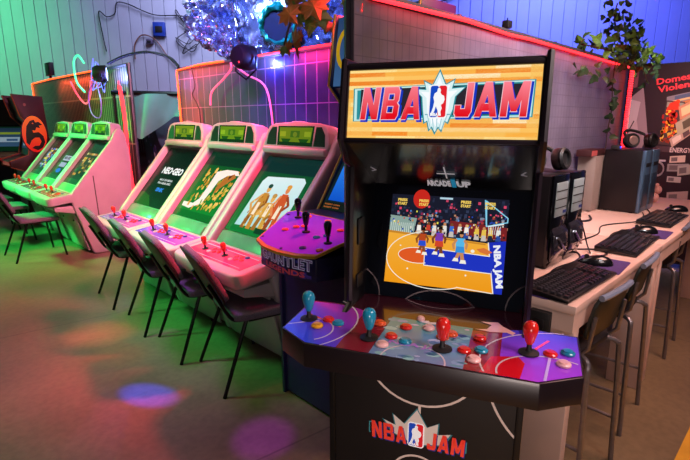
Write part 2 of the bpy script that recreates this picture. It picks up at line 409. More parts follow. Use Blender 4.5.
M_foil = mat('crumpled_silver_foil', '#aab4d8', .25, .85, noise=.2, scale=9, bump=.5)
t = thing('foil_wrapped_bundle', 'crumpled silver foil bundle rising behind the violet fence', 'foil', (4.3, 4.3, 0), -45)
foil.build('foil_sheet', M_foil, t, smooth=25)
VENT = (3.478, 4.526, 2.585)
t = thing('round_vent', 'round dark blue vent opening with green glowing rim in the foil', 'vent', VENT, -45)
Mv = RX(90)
rim = MB().lathe([(.19, -.06), (.215, .0), (.19, .03), (.165, .01), (.16, -.03), (.185, -.06)], 48, Mv)
rim.v = [(x*(1+.16*fb(x*16, z*16, 4, 3)), y-.05*abs(fb(x*14, z*14, 9, 3)), z*(1+.16*fb(x*16, z*16, 4, 3))) for x, y, z in rim.v]
rim.build('rim', mat('green_foil_rim', '#1aa08c', .3, .6, noise=.4, scale=18, bump=.5, emit='#0f9a80', estr=.1), t)
MB().lathe([(.165, -.03), (.165, -.02)], 32, Mv).build('vent_disc', mat('opening_shade_blue', '#04062a', .8, noise=.25, scale=14), t)  # flat disc painted dark blue in place of the opening's shaded depth

# ------------------------------------------------------------------ tarp and clutter in the gap between the fences
tp = MB(); vs = []; fs = []
for j in range(13):
    for i in range(21):
        s = i/20; q = j/12; drop = .30+.32*max(0, 1-abs(s-.28)/.5)
        vs.append((s*.95-.5, .05*math.sin(s*9+q*2), 1.97-q*drop))
for j in range(12):
    for i in range(20): o = j*21+i; fs.append((o, o+1, o+22, o+21))
tp.add(vs, fs)
t = thing('green_tarp', 'slack grey-green tarp hung across the gap between the fences', 'tarp', (2.854, 6.41, 0), -45); t.scale = (.936, .936, .964)
tp.build('cloth', mat('grey_green_tarp', '#4d7f7c', .6, noise=.12, scale=5), t)
MB().tube([(-.62, .03, 1.99), (.52, .03, 1.97)], .03).build('rail', M_tube, t)
for x in (-.6, .5): MB().tube([(x, .05, 0), (x, .05, 2.02)], .02).build('post', M_tube, t)
# dark cabinet seen from behind with red edging, and a cabinet side with blue and white art
t = thing('arcade_cabinet', 'dark arcade cabinet with a glowing red edge in the gap behind the fences', 'arcade cabinet', (3.0, 7.65, 0), -60)
MB().prism([(0, 0), (0, .8), (.12, 1.0), (.02, 1.62), (.7, 1.62), (.7, 0)], -.28, .28, 'x', .01).build('cabinet_body', mat('charcoal_red_laminate', '#26161a', .5, noise=.2, scale=7), t)
MB().tube([(.29, -.01, .1), (.29, -.01, .8), (.29, .11, 1.0), (.29, .01, 1.6)], .014, 6).build('edging', M_led2, t)
MB().box(-.22, .22, .05, .07, 1.08, 1.48, .008, M=T(0, -.02, 0)).build('screen', M_darkglass, t)
t = thing('arcade_cabinet', 'arcade cabinet with blue and white splashed side art beside the violet fence post', 'arcade cabinet', (3.27, 6.42, 0), -4)
prof = [(0, 0), (0, .85), (-.12, .9), (.3, 1.3), (.55, 1.75), (.85, 1.75), (.85, 0)]
MB().prism(prof, -.3, .3, 'x', .01).build('cabinet_body', mat('dark_slate_laminate', '#1b1a2a', .5, noise=.2, scale=7), t)
p = Pic(); random.seed(12)
for k in range(90):
    x = random.uniform(.08, .8); y = random.uniform(.1, 1.65)
    if y > .8+.9*(.88-x): continue
    r = random.uniform(.015, .055); a0 = random.uniform(0, 6)
    p.poly([(x+r*random.uniform(.5, 1.5)*math.cos(a0+a), y+r*random.uniform(.5, 1.6)*math.sin(a0+a)) for a in (0, .9, 1.8, 2.9, 3.9, 5.2)], random.choice(['#3b57c8', '#d8d4e4', '#8b86b8', '#b9a9c9', '#2738a0', '#4a2c50', '#c8c4d8']))
for M0, X0, Ox in (((-.3015, .88, 0), (0, -1, 0), 0),): p.build('side_art', M_print, t, M0, X0, (0, 0, 1), eps=.00005)

# ------------------------------------------------------------------ cables and boxes near the back wall
M_cable = mat('black_cable', '#121118', .5, noise=.1, scale=30)
M_cabler = mat('rust_cable', '#7a4a3a', .5, noise=.1, scale=30)
def W(x, z, off=.05):     # point on the back wall: metres along it, height, distance off it
    s = math.sqrt(.5); d = 10.5-off; return (d*s+x*s, d*s-x*s, z)
def cable(label, pts, r=.008, m=None, n=6, group=None): return tag(MB().tube(spline(pts, n), r, 6).build('cable', m or M_cable), label, 'cable', group)
cable('looping black cable clipped high on the back wall', [W(-4.93, 2.95), W(-4.98, 3.35), W(-5.0, 3.72), W(-4.85, 3.62), W(-4.68, 3.68), W(-4.62, 3.88), W(-4.4, 3.86), W(-3.9, 3.66), W(-3.4, 3.64), W(-2.9, 3.58)], .011)
cable('thick dark arched cable from the far stage light to the violet fence', [(2.46, 6.85, 2.28), (2.6, 6.62, 2.37), (2.75, 6.3, 2.40), (2.88, 6.0, 2.33), (2.9, 5.82, 2.23), (2.9, 5.78, 2.19)], .018)
cable('rust-coloured cable hooped against the back wall above the gap', [W(-4.35, 2.8), W(-4.33, 3.08), W(-4.16, 3.27), W(-3.9, 3.18), W(-3.7, 2.9), W(-3.5, 2.66)], .013, M_cabler)
M_ledc = mat('green_lit_cable', '#6affb0', .4, noise=.05, emit='#4affb0', estr=1.6)
cable('pale glowing green loop of cable on the far stage light', [(2.36, 7.55, 1.95), (2.33, 7.75, 2.1), (2.33, 7.78, 2.36), (2.34, 7.6, 2.44), (2.36, 7.45, 2.33)], .014, M_ledc)
M_ledp = mat('pink_lit_cable', '#ff7ab0', .4, noise=.05, emit='#ff5a7a', estr=1.0)
cable('pink glowing cable drooping below the far stage light', [(2.5, 8.6, 2.15), (2.48, 8.3, 1.95), (2.46, 7.9, 1.8), (2.44, 7.6, 1.9), (2.42, 7.45, 2.1)], .013, M_ledp)
cable('pink lit cable hanging in a curve left of the black stage light', [(2.8, 4.9, 1.72), (2.8, 4.85, 1.86), (2.8, 4.6, 1.98), (2.78, 4.42, 2.06), (2.76, 4.38, 2.12)], .011, M_ledp)
cable('pink lit cable hanging straight below the black stage light', [(2.78, 4.36, 2.1), (2.82, 4.2, 2.0), (2.85, 3.92, 1.85), (2.86, 3.84, 1.4), (2.86, 3.84, 1.0), (2.86, 3.84, .01)], .009, M_ledp)
cable('dark cable drooping over the left panel of the violet fence', [(2.868, 5.4, 2.16), (2.86, 5.33, 1.95), (2.86, 5.4, 1.85), (2.865, 5.3, 1.72), (2.87, 5.27, 1.5), (2.87, 5.27, .01)], .007)
random.seed(8)
pts = [(2.4+random.uniform(-.06, .1), 7.15+random.uniform(-.16, .16), 2.2+random.uniform(-.28, .16)) for _ in range(16)]
cable('tangled blue-white lead bunched around the far stage light', pts, .006, mat('blue_lit_lead', '#9aa8ff', .4, noise=.05, emit='#6a70ff', estr=1.2), 8)
cable('magenta lead looped below the far stage light', [(2.36, 7.1, 2.1), (2.34, 7.35, 1.9), (2.34, 7.3, 1.65), (2.34, 7.0, 1.6), (2.34, 6.9, 1.8), (2.36, 7.05, 2.05)], .007, mat('violet_lit_lead', '#a050d0', .4, noise=.05, emit='#7a2ac0', estr=.5))
def wallbox(name, label, cat, x, z, w_, h_, m, knob):
    t = thing(name, label, cat, W(x, z, .0), -45)
    MB().box(-w_/2, w_/2, -.09, 0, -h_/2, h_/2, .01).build('casing', m, t)
    MB().box(-w_*.3, w_*.3, -.1, -.085, -h_*.25, h_*.2, .006).build(knob, M_blackmatte, t)
wallbox('junction_box', 'small blue and black box on the back wall left of the foil', 'box', -3.8, 3.38, .24, .27, mat('dark_blue_plastic', '#1d3f9a', .5, noise=.2), 'cover')
wallbox('wall_socket', 'small grey socket box on the back wall below the blue box', 'socket', -4.02, 3.14, .13, .09, mat('grey_plastic', '#5a4f66', .5, noise=.2), 'socket_face')
for k, (x, z) in enumerate(((8.9, 3.2),)): pass
random.seed(21)
pts = [W(-3.2+random.uniform(-.28, .25), 3.3+random.uniform(-.42, .5), .06) for _ in range(18)]
cable('knotted bunch of dark cables hanging left of the foil', pts, .009, None, 8)
cable('black cable slung on the back wall at the upper middle', [W(.95, 4.02), W(1.2, 3.9), W(1.6, 3.86), W(2.1, 3.95), W(2.35, 4.1)], .014)
MB2 = MB().box(-.025, .025, -.02, .02, 0, .04, .005)
t = thing('fence_cap', 'small dark sensor box perched on the grey fence top', 'sensor', (2.66, 1.38, 2.055), 0); MB2.build('casing', M_blackmatte, t); MB().tube([(0, 0, .035), (0, 0, .055)], .004, 6).build('aerial', M_tube, t)
t = thing('floodlight', 'small dark floodlight standing on the far fence top', 'light', (2.6, 10.05, 2.28), -90)
MB().box(-.13, .13, -.04, .04, .06, .28, .01).build('housing', M_blackmatte, t); MB().tube([(0, 0, 0), (0, 0, .08)], .02).build('stem', M_tube, t)

# ------------------------------------------------------------------ foliage
M_leaf = [mat('green_leaf', '#6a9a3c', .5, noise=.35, scale=30), mat('dark_green_leaf', '#2d4a2c', .5, noise=.35, scale=30), mat('autumn_leaf', '#9a5a28', .5, noise=.45, scale=14), mat('olive_leaf', '#5a6a2c', .5, noise=.4, scale=14)]
M_stem = mat('brown_stem', '#4a3622', .7, noise=.2, scale=30)
LEAF = [(0, 0), (.28, .05), (.48, .3), (.3, .42), (.22, .7), (0, 1), (-.22, .7), (-.3, .42), (-.48, .3), (-.28, .05)]
MAPLE = [(0, 0), (.12, .12), (.42, .02), (.36, .2), (.62, .36), (.4, .46), (.44, .68), (.2, .62), (0, 1), (-.2, .62), (-.44, .68), (-.4, .46), (-.62, .36), (-.36, .2), (-.42, .02), (-.12, .12)]
def leaf(mb, p, size, shape, face=None):
    ax = Matrix.Rotation(random.uniform(0, 2*PI), 4, 'Z') @ Matrix.Rotation(random.uniform(R(40), R(140)), 4, 'X') @ Matrix.Rotation(random.uniform(0, 2*PI), 4, 'Z')
    if face is not None:
        ax = Matrix.Rotation(R(-45+random.uniform(-40, 40)), 4, 'Z') @ Matrix.Rotation(R(90+random.uniform(-30, 30)), 4, 'X') @ Matrix.Rotation(face+random.uniform(-.7, .7), 4, 'Z')
    n = len(shape); vs = [(0, .45*size, .06*size)]+[(a*size, b*size, -.09*size*abs(a)*2) for a, b in shape]
    mb.add(vs, [(0, 1+i, 1+(i+1) % n) for i in range(n)], Matrix.Translation(p) @ ax)
random.seed(3)
t = thing('climbing_plant', 'bushy green climber spilling over the right end of the grey fence', 'plant', (4.87, 1.39, 0), 0); PLZ = .657
st = MB(); lf = MB(); lf2 = MB()
for br in ([(0, 0, 1.5), (-.1, 0, 2.3), (-.35, 0, 2.55), (-.6, .02, 2.78), (-.62, .0, 2.95)], [(0, 0, 2.2), (-.5, -.02, 2.36), (-1.1, -.03, 2.38), (-1.75, -.02, 2.36)], [(0, 0, 2.25), (-.1, 0, 2.6), (-.05, -.05, 2.75), (.15, -.05, 2.62)], [(0, 0, 2.3), (.4, 0, 2.5), (.7, -.05, 2.46), (.95, -.1, 2.36), (1.0, -.1, 2.2)], [(.2, 0, 2.3), (.5, -.08, 2.25), (.7, -.1, 2.1)]):
    sp_ = spline(br, 8); st.tube(sp_, .008, 6)
    for q in sp_:
        if q.z < 2.25: continue
        for k in range(2):
            (lf if random.random() < .6 else lf2) and leaf(lf if random.random() < .55 else lf2, q+Vector((random.gauss(0, .07), random.gauss(0, .06), random.gauss(0, .07))), random.uniform(.07, .13), LEAF)
for k in range(70):
    q = Vector((random.gauss(0, .3), random.gauss(-.02, .07), 2.40+random.gauss(0, .10))); leaf(lf if k % 2 else lf2, q, random.uniform(.07, .13), LEAF)
st.tube([(0, .02, 0), (0, .02, 1.5)], .012, 6)
def shrink(mb): mb.v = [(x*.657, y*.657-.01, max(.0, 1.55+(z-1.55)*.657) if z > .05 else 0) for x, y, z in mb.v]
for q in (st, lf, lf2): shrink(q)
st.build('stem', M_stem, t); tag(lf.build('foliage', M_leaf[0], t, 0), kind='stuff'); tag(lf2.build('foliage', M_leaf[1], t, 0), kind='stuff')
t = thing('hanging_vine', 'dark ivy strand hanging down the grey fence panel', 'plant', (4.44, 1.345, 0), 0)
st = MB(); lf = MB(); line_ = spline([(0, 0, 2.28), (-.02, 0, 2.0), (.03, -.01, 1.7), (0, 0, 1.4), (.02, 0, 1.1)], 10); st.tube(line_, .006, 6)
for q in line_:
    if random.random() < .6: leaf(lf, q+Vector((random.uniform(-.04, .04), -.03, 0)), random.uniform(.08, .13), LEAF)
for k in range(12): leaf(lf, Vector((-1.4+k*.12+random.uniform(-.05, .05), -.04, 2.16-random.random()*.16)), random.uniform(.08, .14), LEAF)
for q in (st, lf): shrink(q)
st.build('stem', M_stem, t); tag(lf.build('foliage', M_leaf[1], t, 0), kind='stuff')
# ================================================================== white candy cabinets
HW = .395
SIDE = [(0, 0), (-.15, .55), (-.172, .64), (-.172, .745), (.335, 1.345), (.355, 1.40), (.40, 1.462), (.45, 1.465), (.49, 1.40), (.52, 1.25), (.53, 1.05), (.505, .6), (.47, 0)]
MID = [(.02, .02), (-.13, .55), (-.13, .70), (.372, 1.312), (.36, 1.36), (.40, 1.44), (.45, 1.44), (.48, 1.38), (.50, 1.2), (.50, 1.0), (.47, .5), (.44, .02)]
SL = Vector((0, .507, .60)).normalized(); SN = Vector((0, -.60, .507)).normalized(); S0 = Vector((0, -.13, .70))
def slab(mb, x0, x1, s0, s1, n0, n1, bev=0):
    """box lying on the slanted face: s along the slope, n out of it"""
    M = Matrix(((1, 0, 0, 0), (0, SL.y, SN.y, S0.y), (0, SL.z, SN.z, S0.z), (0, 0, 0, 1)))
    return mb.box(x0, x1, s0, s1, n0, n1, bev, M)
def bulb(mb_top, mb_shaft, x, y, z, s=1.):
    mb_shaft.lathe([(.022*s, 0), (.022*s, .004*s), (.006*s, .006*s), (.006*s, .035*s)], 12, T(x, y, z))
    mb_top.lathe([(.007*s, .028*s), (.012*s, .036*s), (.018*s, .06*s), (.0185*s, .072*s), (.014*s, .084*s), (.006*s, .09*s)], 12, T(x, y, z))
def make_candy():
    t = thing('candy_cabinet', 'proto', 'arcade cabinet', (0, 0, 0), 0, None)
    MB().prism(MID, -HW+.05, HW-.05, 'x', .006).build('cabinet_body', M_white, t)
    for s in (-1, 1): MB().prism(SIDE, s*HW, s*(HW-.065), 'x', .02, seg=3).build('side_panel', M_white, t)
    # seam line on the outer side
    MB().prism([(.10, .10), (.112, .10), (.085, .93), (.073, .93)], HW-.001, HW+.003, 'x').build('side_seam', mat('olive_seam', '#4a4a3c', .6), t)
    b = MB(); slab(b, -HW+.065, HW-.065, .135, .775, .001, .012, .003); bz = b.build('screen_bezel', M_glassgreen, t)
    b = MB(); slab(b, -HW+.07, HW-.07, .0, .125, .002, .02, .006); lp = b.build('instruction_strip', mat('green_lit_card_window', '#4f9468', .3, noise=.15, scale=10, coat=.4), t)
    b = MB(); slab(b, HW-.14, HW-.09, .03, .1, .018, .026, .003); b.build('slot_plate', mat('brown_plate', '#5a4438', .5), t)
    # header ledge and rounded marquee hood
    MB().box(-HW+.06, HW-.06, .30, .37, 1.325, 1.372, .015).build('header_ledge', M_white, t)
    hood = [(-.34, 1.362), (.34, 1.362), (.352, 1.40), (.335, 1.475), (.305, 1.52), (.24, 1.538), (.06, 1.546), (.05, 1.553), (-.05, 1.553), (-.06, 1.546), (-.24, 1.538), (-.305, 1.52), (-.335, 1.475), (-.352, 1.40)]
    M = T(0, .335, 1.37) @ RX(-10) @ T(0, -.335, -1.37)
    h = MB().prism(hood, .33, .46, 'y', .012, M, 3).build('marquee_hood', M_white, t)
    y0 = Vector((0, .335, 1.37))+RX(-10).to_3x3() @ Vector((0, -.006, -1.37))
    for sx in (-1, 1):
        p = Pic(); p.poly([(sx*a, b_) for a, b_ in ((.315, 1.385), (.20, 1.385), (.212, 1.512), (.265, 1.512), (.305, 1.46))], '#0c2a1c')
        for k in range(7): p.line([(sx*.216, 1.397+k*.016), (sx*.292, 1.397+k*.011)], .003, '#123c28')
        p.build('speaker_grille', M_print, t, y0, (1, 0, 0), RX(-10).to_3x3() @ Vector((0, 0, 1)))
    p = Pic(); p.poly([(-.188, 1.383), (.188, 1.383), (.196, 1.518), (-.196, 1.518)], '#123f1c'); p.poly([(-.165, 1.408), (.165, 1.408), (.178, 1.508), (-.178, 1.508)], '#6a9a1e')
    p.poly([(-.13, 1.408), (-.06, 1.408), (-.04, 1.43), (.04, 1.43), (.06, 1.408), (.13, 1.408), (.15, 1.43), (-.15, 1.43)], '#1d5a1c')
    p.rect(-.05, 1.44, .05, 1.485, '#3f7a20'); p.disc(0, 1.46, .022, .018, '#6f9a28'); p.rect(-.165, 1.445, -.10, 1.48, '#8fbe2a'); p.rect(.10, 1.445, .165, 1.48, '#8fbe2a')
    p.build('display_window', M_dim, t, y0, (1, 0, 0), RX(-10).to_3x3() @ Vector((0, 0, 1)))
    # control panel
    r = .07; pl = [(-HW, -.13), (-HW, -.43+r)]+[(-HW+r-r*math.cos(R(a)), -.43+r-r*math.sin(R(a))) for a in (22, 45, 68)]+[(-HW+r, -.43), (0, -.445), (HW-r, -.43)]+[(HW-r+r*math.sin(R(a)), -.43+r-r*math.cos(R(a))) for a in (22, 45, 68)]+[(HW, -.43+r), (HW, -.13)]
    Mt = T(0, -.13, .745) @ RX(7) @ T(0, .13, -.745)
    cp = MB().prism(pl, .645, .742, 'z', .018, Mt, 3).build('control_panel', M_white, t)
    MB().prism([(-.35, .60), (-.35, .55), (-.12, .50), (-.12, .60)], -HW+.04, HW-.04, 'x', .01).build('panel_support', M_white, t)
    for x in (-.21, .03):
        sh = MB(); tp_ = MB(); bulb(tp_, sh, x, -.27, .742, 1.0)
        s_ = sh.build('joystick', M_blackmatte, t); s_.matrix_basis = Mt; b = tp_.build('joystick_top', M_red, s_)
    k = 0
    for x0 in (-.14, .12):
        for i in range(3):
            for j in range(2):
                m = (M_red, M_pinkb, M_green, M_red, M_blueb, M_red)[(k*5+i+2*j) % 6]; k += 1
                b = MB().lathe([(.016, 0), (.016, .004), (.012, .007), (.003, .0075)], 10, Mt @ T(x0+i*.042, -.24-.045*j+.012*i, .742)).build('button', m, t)
    b = MB(); b.prism([(-.015, .03), (-.135, .52), (-.15, .52), (-.03, .03)], -.30, .30, 'x', .004); b.build('front_door', M_whitepanel, t)
    b = MB().lathe([(.012, 0), (.012, .01), (.006, .012)], 10, T(-.2, -.125, .40) @ RX(90)); b.build('door_lock', M_blackmatte, t)
    b = MB().lathe([(.012, 0), (.012, .01), (.006, .012)], 10, T(.2, -.125, .40) @ RX(90)); b.build('door_lock', M_blackmatte, t)
    return t
def screen_pic(p, t): return p.build('screen_picture', M_lcd, t, S0+SN*.0135+SL*.135, (1, 0, 0), SL)
SWX, SHT = HW-.075, .63       # half width and height of the glass
def overlay(t, c1, c2):
    Mt = T(0, -.13, .745) @ RX(7) @ T(0, .13, -.745); p = Pic()
    fx = lambda q: mixc(c1, c2, (q[0]+.3)/.6)
    for i in range(8): p.poly([(-.34+i*.085, -.365), (-.34+(i+1)*.085, -.365), (-.34+(i+1)*.085, -.165), (-.34+i*.085, -.165)], fx, lift=(i == 0))
    p.line([(-.30, -.2), (.30, -.2)], .006, '#c9b8d8'); p.line([(-.30, -.34), (.30, -.34)], .004, '#c9b8d8')
    p.build('panel_overlay', M_deckart, t, Mt @ Vector((0, 0, .7425)), (1, 0, 0), Mt.to_3x3() @ Vector((0, 1, 0)))
proto = make_candy()
def tint(y0, y1, c1, c2): return lambda q: mixc(c1, c2, (q[1]-y0)/(y1-y0))
random.seed(5)
def pic_title():
    p = Pic(); p.rect(-SWX, 0, SWX, SHT, tint(0, SHT, '#0d2a1c', '#05100c')); p.text('NEO·GEO', -.17, .345, .38, .075, '#e8eef0', .05)
    p.text('MAX 330 MEGA', -.11, .27, .25, .022, '#c9d4d8', .03); p.text('PRO-GEAR SPEC', -.11, .235, .25, .022, '#c9d4d8', .03)
    p.text('SNK', -.06, .155, .15, .042, '#2f7fe0', .06); p.poly([(-SWX, 0), (SWX*.1, 0), (-.1, .1), (-.25, .13), (-SWX, .12)], '#1f5a1c'); return p
def pic_swoosh():
    p = Pic(); p.rect(-SWX, .0, SWX, SHT, tint(0, SHT, '#12862e', '#0b3f22')); p.rect(-SWX, .50, SWX, SHT, '#0a3322'); p.rect(-SWX, 0, SWX, .06, '#0c6a28')
    gold = ['#d8a03a', '#b8842a', '#e8c060', '#8a9a2a', '#c9b04a']
    for k in range(90): x = random.uniform(-.2, .24); y = random.uniform(.1, .46); p.disc(x, y, random.uniform(.006, .022), random.uniform(.008, .03), random.choice(gold), 7, lift=False)
    p.up(); p.poly([(-.06, .44), (.06, .47), (.22, .47), (.27, .43), (.12, .42), (.04, .36), (.02, .24), (.0, .14), (-.14, .08), (-.26, .09), (-.27, .13), (-.12, .13), (-.07, .18), (-.06, .30)], '#efe6dc')
    p.poly([(.1, .40), (.2, .44), (.24, .41), (.18, .36), (.12, .30), (.08, .24), (.06, .30)], '#a86a2a'); p.poly([(.14, .41), (.19, .43), (.16, .38)], '#4a2a18')
    for k in range(20): x = random.uniform(-.22, .2); y = random.uniform(.08, .2); p.disc(x, y, .008, .02, random.choice(gold), 6, lift=False)
    return p
def pic_figures():
    p = Pic(); p.rect(-SWX, 0, SWX, SHT, tint(0, SHT, '#0e7a34', '#0a3a28')); p.rect(-SWX, .5, SWX, SHT, '#0b2f2c')
    p.poly([(-.24, .05), (-.22, .42), (-.19, .46), (.2, .48), (.235, .45), (.24, .08)], tint(.05, .46, '#a8dcd8', '#cfeeee'))
    for cx, hy, c, h_, ln in ((-.115, .35, '#c08a34', '#1c4a3c', .05), (.015, .28, '#d0a040', '#b89048', .0), (.125, .36, '#c8562a', '#d89a3a', -.02)):     # three plain standing figures
        sk = mixc_hex(c, '#f0c080', .45); dk_ = mixc_hex(c, '#5a2a10', .45)
        p.poly([(cx-.055, .04), (cx-.045, .15), (cx-.005, .15), (cx-.012, .04)], dk_); p.poly([(cx+.012, .04), (cx+.004, .15), (cx+.045, .15), (cx+.06, .04)], c)
        p.poly([(cx-.045, .14), (cx-.05+ln*.3, .25), (cx-.03+ln*.5, hy-.02), (cx+.03+ln*.5, hy-.02), (cx+.05+ln*.3, .25), (cx+.045, .14)], c)
        p.poly([(cx-.015, .15), (cx-.012, .25), (cx+.018, .25), (cx+.02, .15)], '#f0e4c8')
        p.line([(cx-.035+ln*.5, hy-.04), (cx-.08, hy-.12), (cx-.035, .17)], .022, sk); p.line([(cx+.035+ln*.5, hy-.04), (cx+.075, hy-.1), (cx+.03, hy-.15)], .022, dk_)
        p.disc(cx+ln*.5, hy+.012, .021, .030, sk); p.disc(cx+ln*.5, hy+.036, .024, .018, h_)
    for k in range(26): x = random.uniform(-.17, .18); y = random.uniform(.06, .3); p.disc(x, y, .006, .012, random.choice(['#e8c060', '#a8641c', '#f0d890', '#8a4a18']), 6, lift=(k == 0))
    p.rect(.02, .02, .2, .06, '#0d3c24'); return p
def mixc_hex(a, b, t): return '#%02x%02x%02x' % tuple(int(v*255) for v in mixc(a, b, t))
def pic_blocks(cols):
    p = Pic(); p.rect(-SWX, 0, SWX, SHT, tint(0, SHT, '#0c3a1e', '#0a0d10')); p.up()
    for y in range(10):
        for x in range(7):
            if random.random() < .7: p.rect(-.2+x*.055, .12+y*.034, -.2+x*.055+.05, .12+y*.034+.03, random.choice(cols), lift=False)
    p.rect(-SWX, .0, SWX, .07, '#0e5a2a'); return p
def pic_title2():
    p = pic_title.__call__(); return p
def pic_menu():
    p = Pic(); p.rect(-SWX, 0, SWX, SHT, tint(0, SHT, '#12401f', '#0d0d10')); p.rect(-.14, .29, .16, .37, '#b8a8d0'); p.rect(-.12, .19, .12, .26, '#a898c8'); p.disc(-.01, .13, .09, .035, '#2a62d8')
    p.text('NEO·GEO', -.12, .31, .26, .045, '#2a2440', .05); p.rect(-SWX, 0, SWX, .06, '#0e5a2a'); return p
M_MK = ['#d8c030', '#d85a2a', '#3a6ad0', '#5aa0d8', '#c08ad0', '#e8d878', '#2a3a80']
M_K2 = ['#d89a3a', '#8a5a2a', '#2a2018', '#c9b48a', '#1a3a28', '#d0703a', '#101418']
ROW2, ROW1 = 2.21, 6.0
cands = [
 (1.78, ROW2+.40, pic_figures, '#c8285a', '#e0306a', 'white candy cabinet nearest the purple deck cabinet, screen showing three standing figures'),
 (1.78, ROW2+1.2, pic_swoosh, '#4a3ac0', '#a03aa8', 'white candy cabinet with a big white ribbon shape on its green screen'),
 (1.78, ROW2+2.0, pic_title, '#6a48c0', '#b048a0', 'white candy cabinet at the left end of the near row, white title lettering on screen'),
 (1.78, ROW1+.40, lambda: pic_blocks(M_K2), '#7a5a50', '#b06a58', 'pink-sided candy cabinet at the right end of the far row, brown scene on screen'),
 (1.78, ROW1+1.2, pic_menu, '#5a4a44', '#8a5a4c', 'green-lit candy cabinet in the middle of the far row, lilac title boxes on screen'),
 (1.78, ROW1+2.0, lambda: pic_blocks(M_MK), '#5a5a44', '#8a5a4c', 'green-lit candy cabinet at the left end of the far row, bright coloured blocks on screen')]
cobj = [proto]+[copy_tree(proto) for _ in cands[1:]]
for o, (u, v, fn, c1, c2, lab) in zip(cobj, cands):
    o.location = (u, v, 0); o.rotation_euler = (0, 0, R(-90)); tag(o, lab, 'arcade cabinet', 'white candy cabinets in two rows')
    screen_pic(fn(), o); overlay(o, c1, c2)

# ================================================================== dark red fighting-game cabinet at the far left
t = thing('arcade_cabinet', 'dark red arcade cabinet with an orange dragon emblem on its side, at the far left', 'arcade cabinet', (1.78, 9.36, 0), -90)
MKP = [(.0, 0), (0, .78), (-.16, .84), (-.16, .93), (.1, 1.02), (.2, 1.46), (.06, 1.62), (-.02, 1.96), (.40, 1.93), (.42, 1.3), (.5, .9), (.5, 0)]
for s in (-1, 1): MB().prism(MKP, s*.33, s*.31, 'x', .004).build('side_panel', M_wine, t)
MB().prism([(.02, .02), (.02, .76), (-.1, .85), (-.1, .9), (.12, 1.0), (.24, 1.46), (.12, 1.6), (.04, 1.92), (.38, 1.9), (.4, 1.3), (.46, .02)], -.31, .31, 'x').build('cabinet_body', M_black, t)
MB().prism([(-.15, .86), (-.15, .92), (.1, 1.0), (.1, .9)], -.32, .32, 'x', .008).build('control_panel', mat('red_black_panel', '#6a0e14', .4, noise=.3, scale=20), t)
for s in (-1, 1): MB().tube([(s*.32, y, z) for y, z in MKP[1:8]], .012, 6).build('edging', mat('dull_orange_edging', '#b05a28', .5), t)
p = Pic(); p.rect(-.28, 0, .28, .43, tint(0, .43, '#0a2f1a', '#0a1016')); p.rect(-.26, .1, .26, .40, '#2f4a66'); p.rect(-.2, .28, .24, .34, '#8a9a30'); p.rect(-.18, .14, .2, .24, '#9ab0c0'); p.rect(-.1, .16, .16, .2, '#3a5a80')
p.build('screen_picture', M_dim, t, (0, .118, 1.02), (1, 0, 0), (0, .11, .46))
p = Pic(); p.text('FIGHT', -.2, .02, .4, .05, '#c01818', .05) if False else p.rect(-.24, .0, .24, .06, '#a01820')
p.build('panel_art', M_dim, t, (0, -.1615, .855), (1, 0, 0), (0, 0, 1))
# emblem on the right-hand side: orange ring disc with a black dragon outline
p = Pic(); OR = lambda q: mixc('#e01a18', '#ff7a22', (q[1]-1.06)/.57)
p.disc(.223, 1.345, .185, .30, '#240408', 28); p.disc(.223, 1.345, .17, .285, OR, 28)
dr = [(-.16, .0), (-.13, .12), (-.06, .19), (.02, .21), (.04, .17), (.10, .18), (.17, .13), (.10, .125), (.12, .08), (.05, .10), (.02, .05), (-.03, .06), (-.02, .02), (.08, .03), (.16, -.03), (.18, -.12), (.12, -.2), (.02, -.235), (-.08, -.2), (-.02, -.17), (.06, -.17), (.11, -.11), (.08, -.05), (.0, -.05), (-.07, -.09), (-.12, -.16), (-.17, -.12)]
p.poly([(.223+a*.75, 1.345+b*1.08) for a, b in dr], '#14060a'); p.disc(.215, 1.345+.167, .01, .011, OR, 8)
p.disc(.14, 1.8, .02, .024, '#8a3a3a', 10)
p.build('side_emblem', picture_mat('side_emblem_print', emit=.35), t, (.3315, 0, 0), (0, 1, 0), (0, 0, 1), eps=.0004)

# another cabinet behind it, turned towards the room
t = thing('arcade_cabinet', 'black arcade cabinet with bluish screen at the far left edge, behind the dragon cabinet', 'arcade cabinet', (1.80, 10.5, 0), -32)
for s in (-1, 1): MB().prism(MKP, s*.33, s*.31, 'x', .004).build('side_panel', M_black, t)
MB().prism([(.02, .02), (.02, .76), (-.1, .85), (-.1, .9), (.12, 1.0), (.24, 1.46), (.12, 1.6), (.04, 1.92), (.38, 1.9), (.4, 1.3), (.46, .02)], -.31, .31, 'x').build('cabinet_body', M_black, t)
MB().prism([(-.15, .86), (-.15, .92), (.1, 1.0), (.1, .9)], -.32, .32, 'x', .008).build('control_panel', MATS['red_black_panel'], t)
p = Pic(); p.rect(-.30, 0, .30, .44, '#0a2f1a'); p.rect(-.28, .08, .28, .42, tint(.08, .42, '#3a5a7a', '#20384a')); p.rect(-.2, .30, .26, .34, '#8a9a30'); p.rect(-.18, .16, .24, .25, '#9ab0c0'); p.rect(.02, .18, .2, .22, '#3a5a80')
p.build('screen_picture', M_dim, t, (0, .118, 1.02), (1, 0, 0), (0, .11, .46))
p = Pic(); p.rect(-.26, 0, .26, .04, '#a01820'); p.build('panel_art', M_dim, t, (0, -.1615, .87), (1, 0, 0), (0, 0, 1))

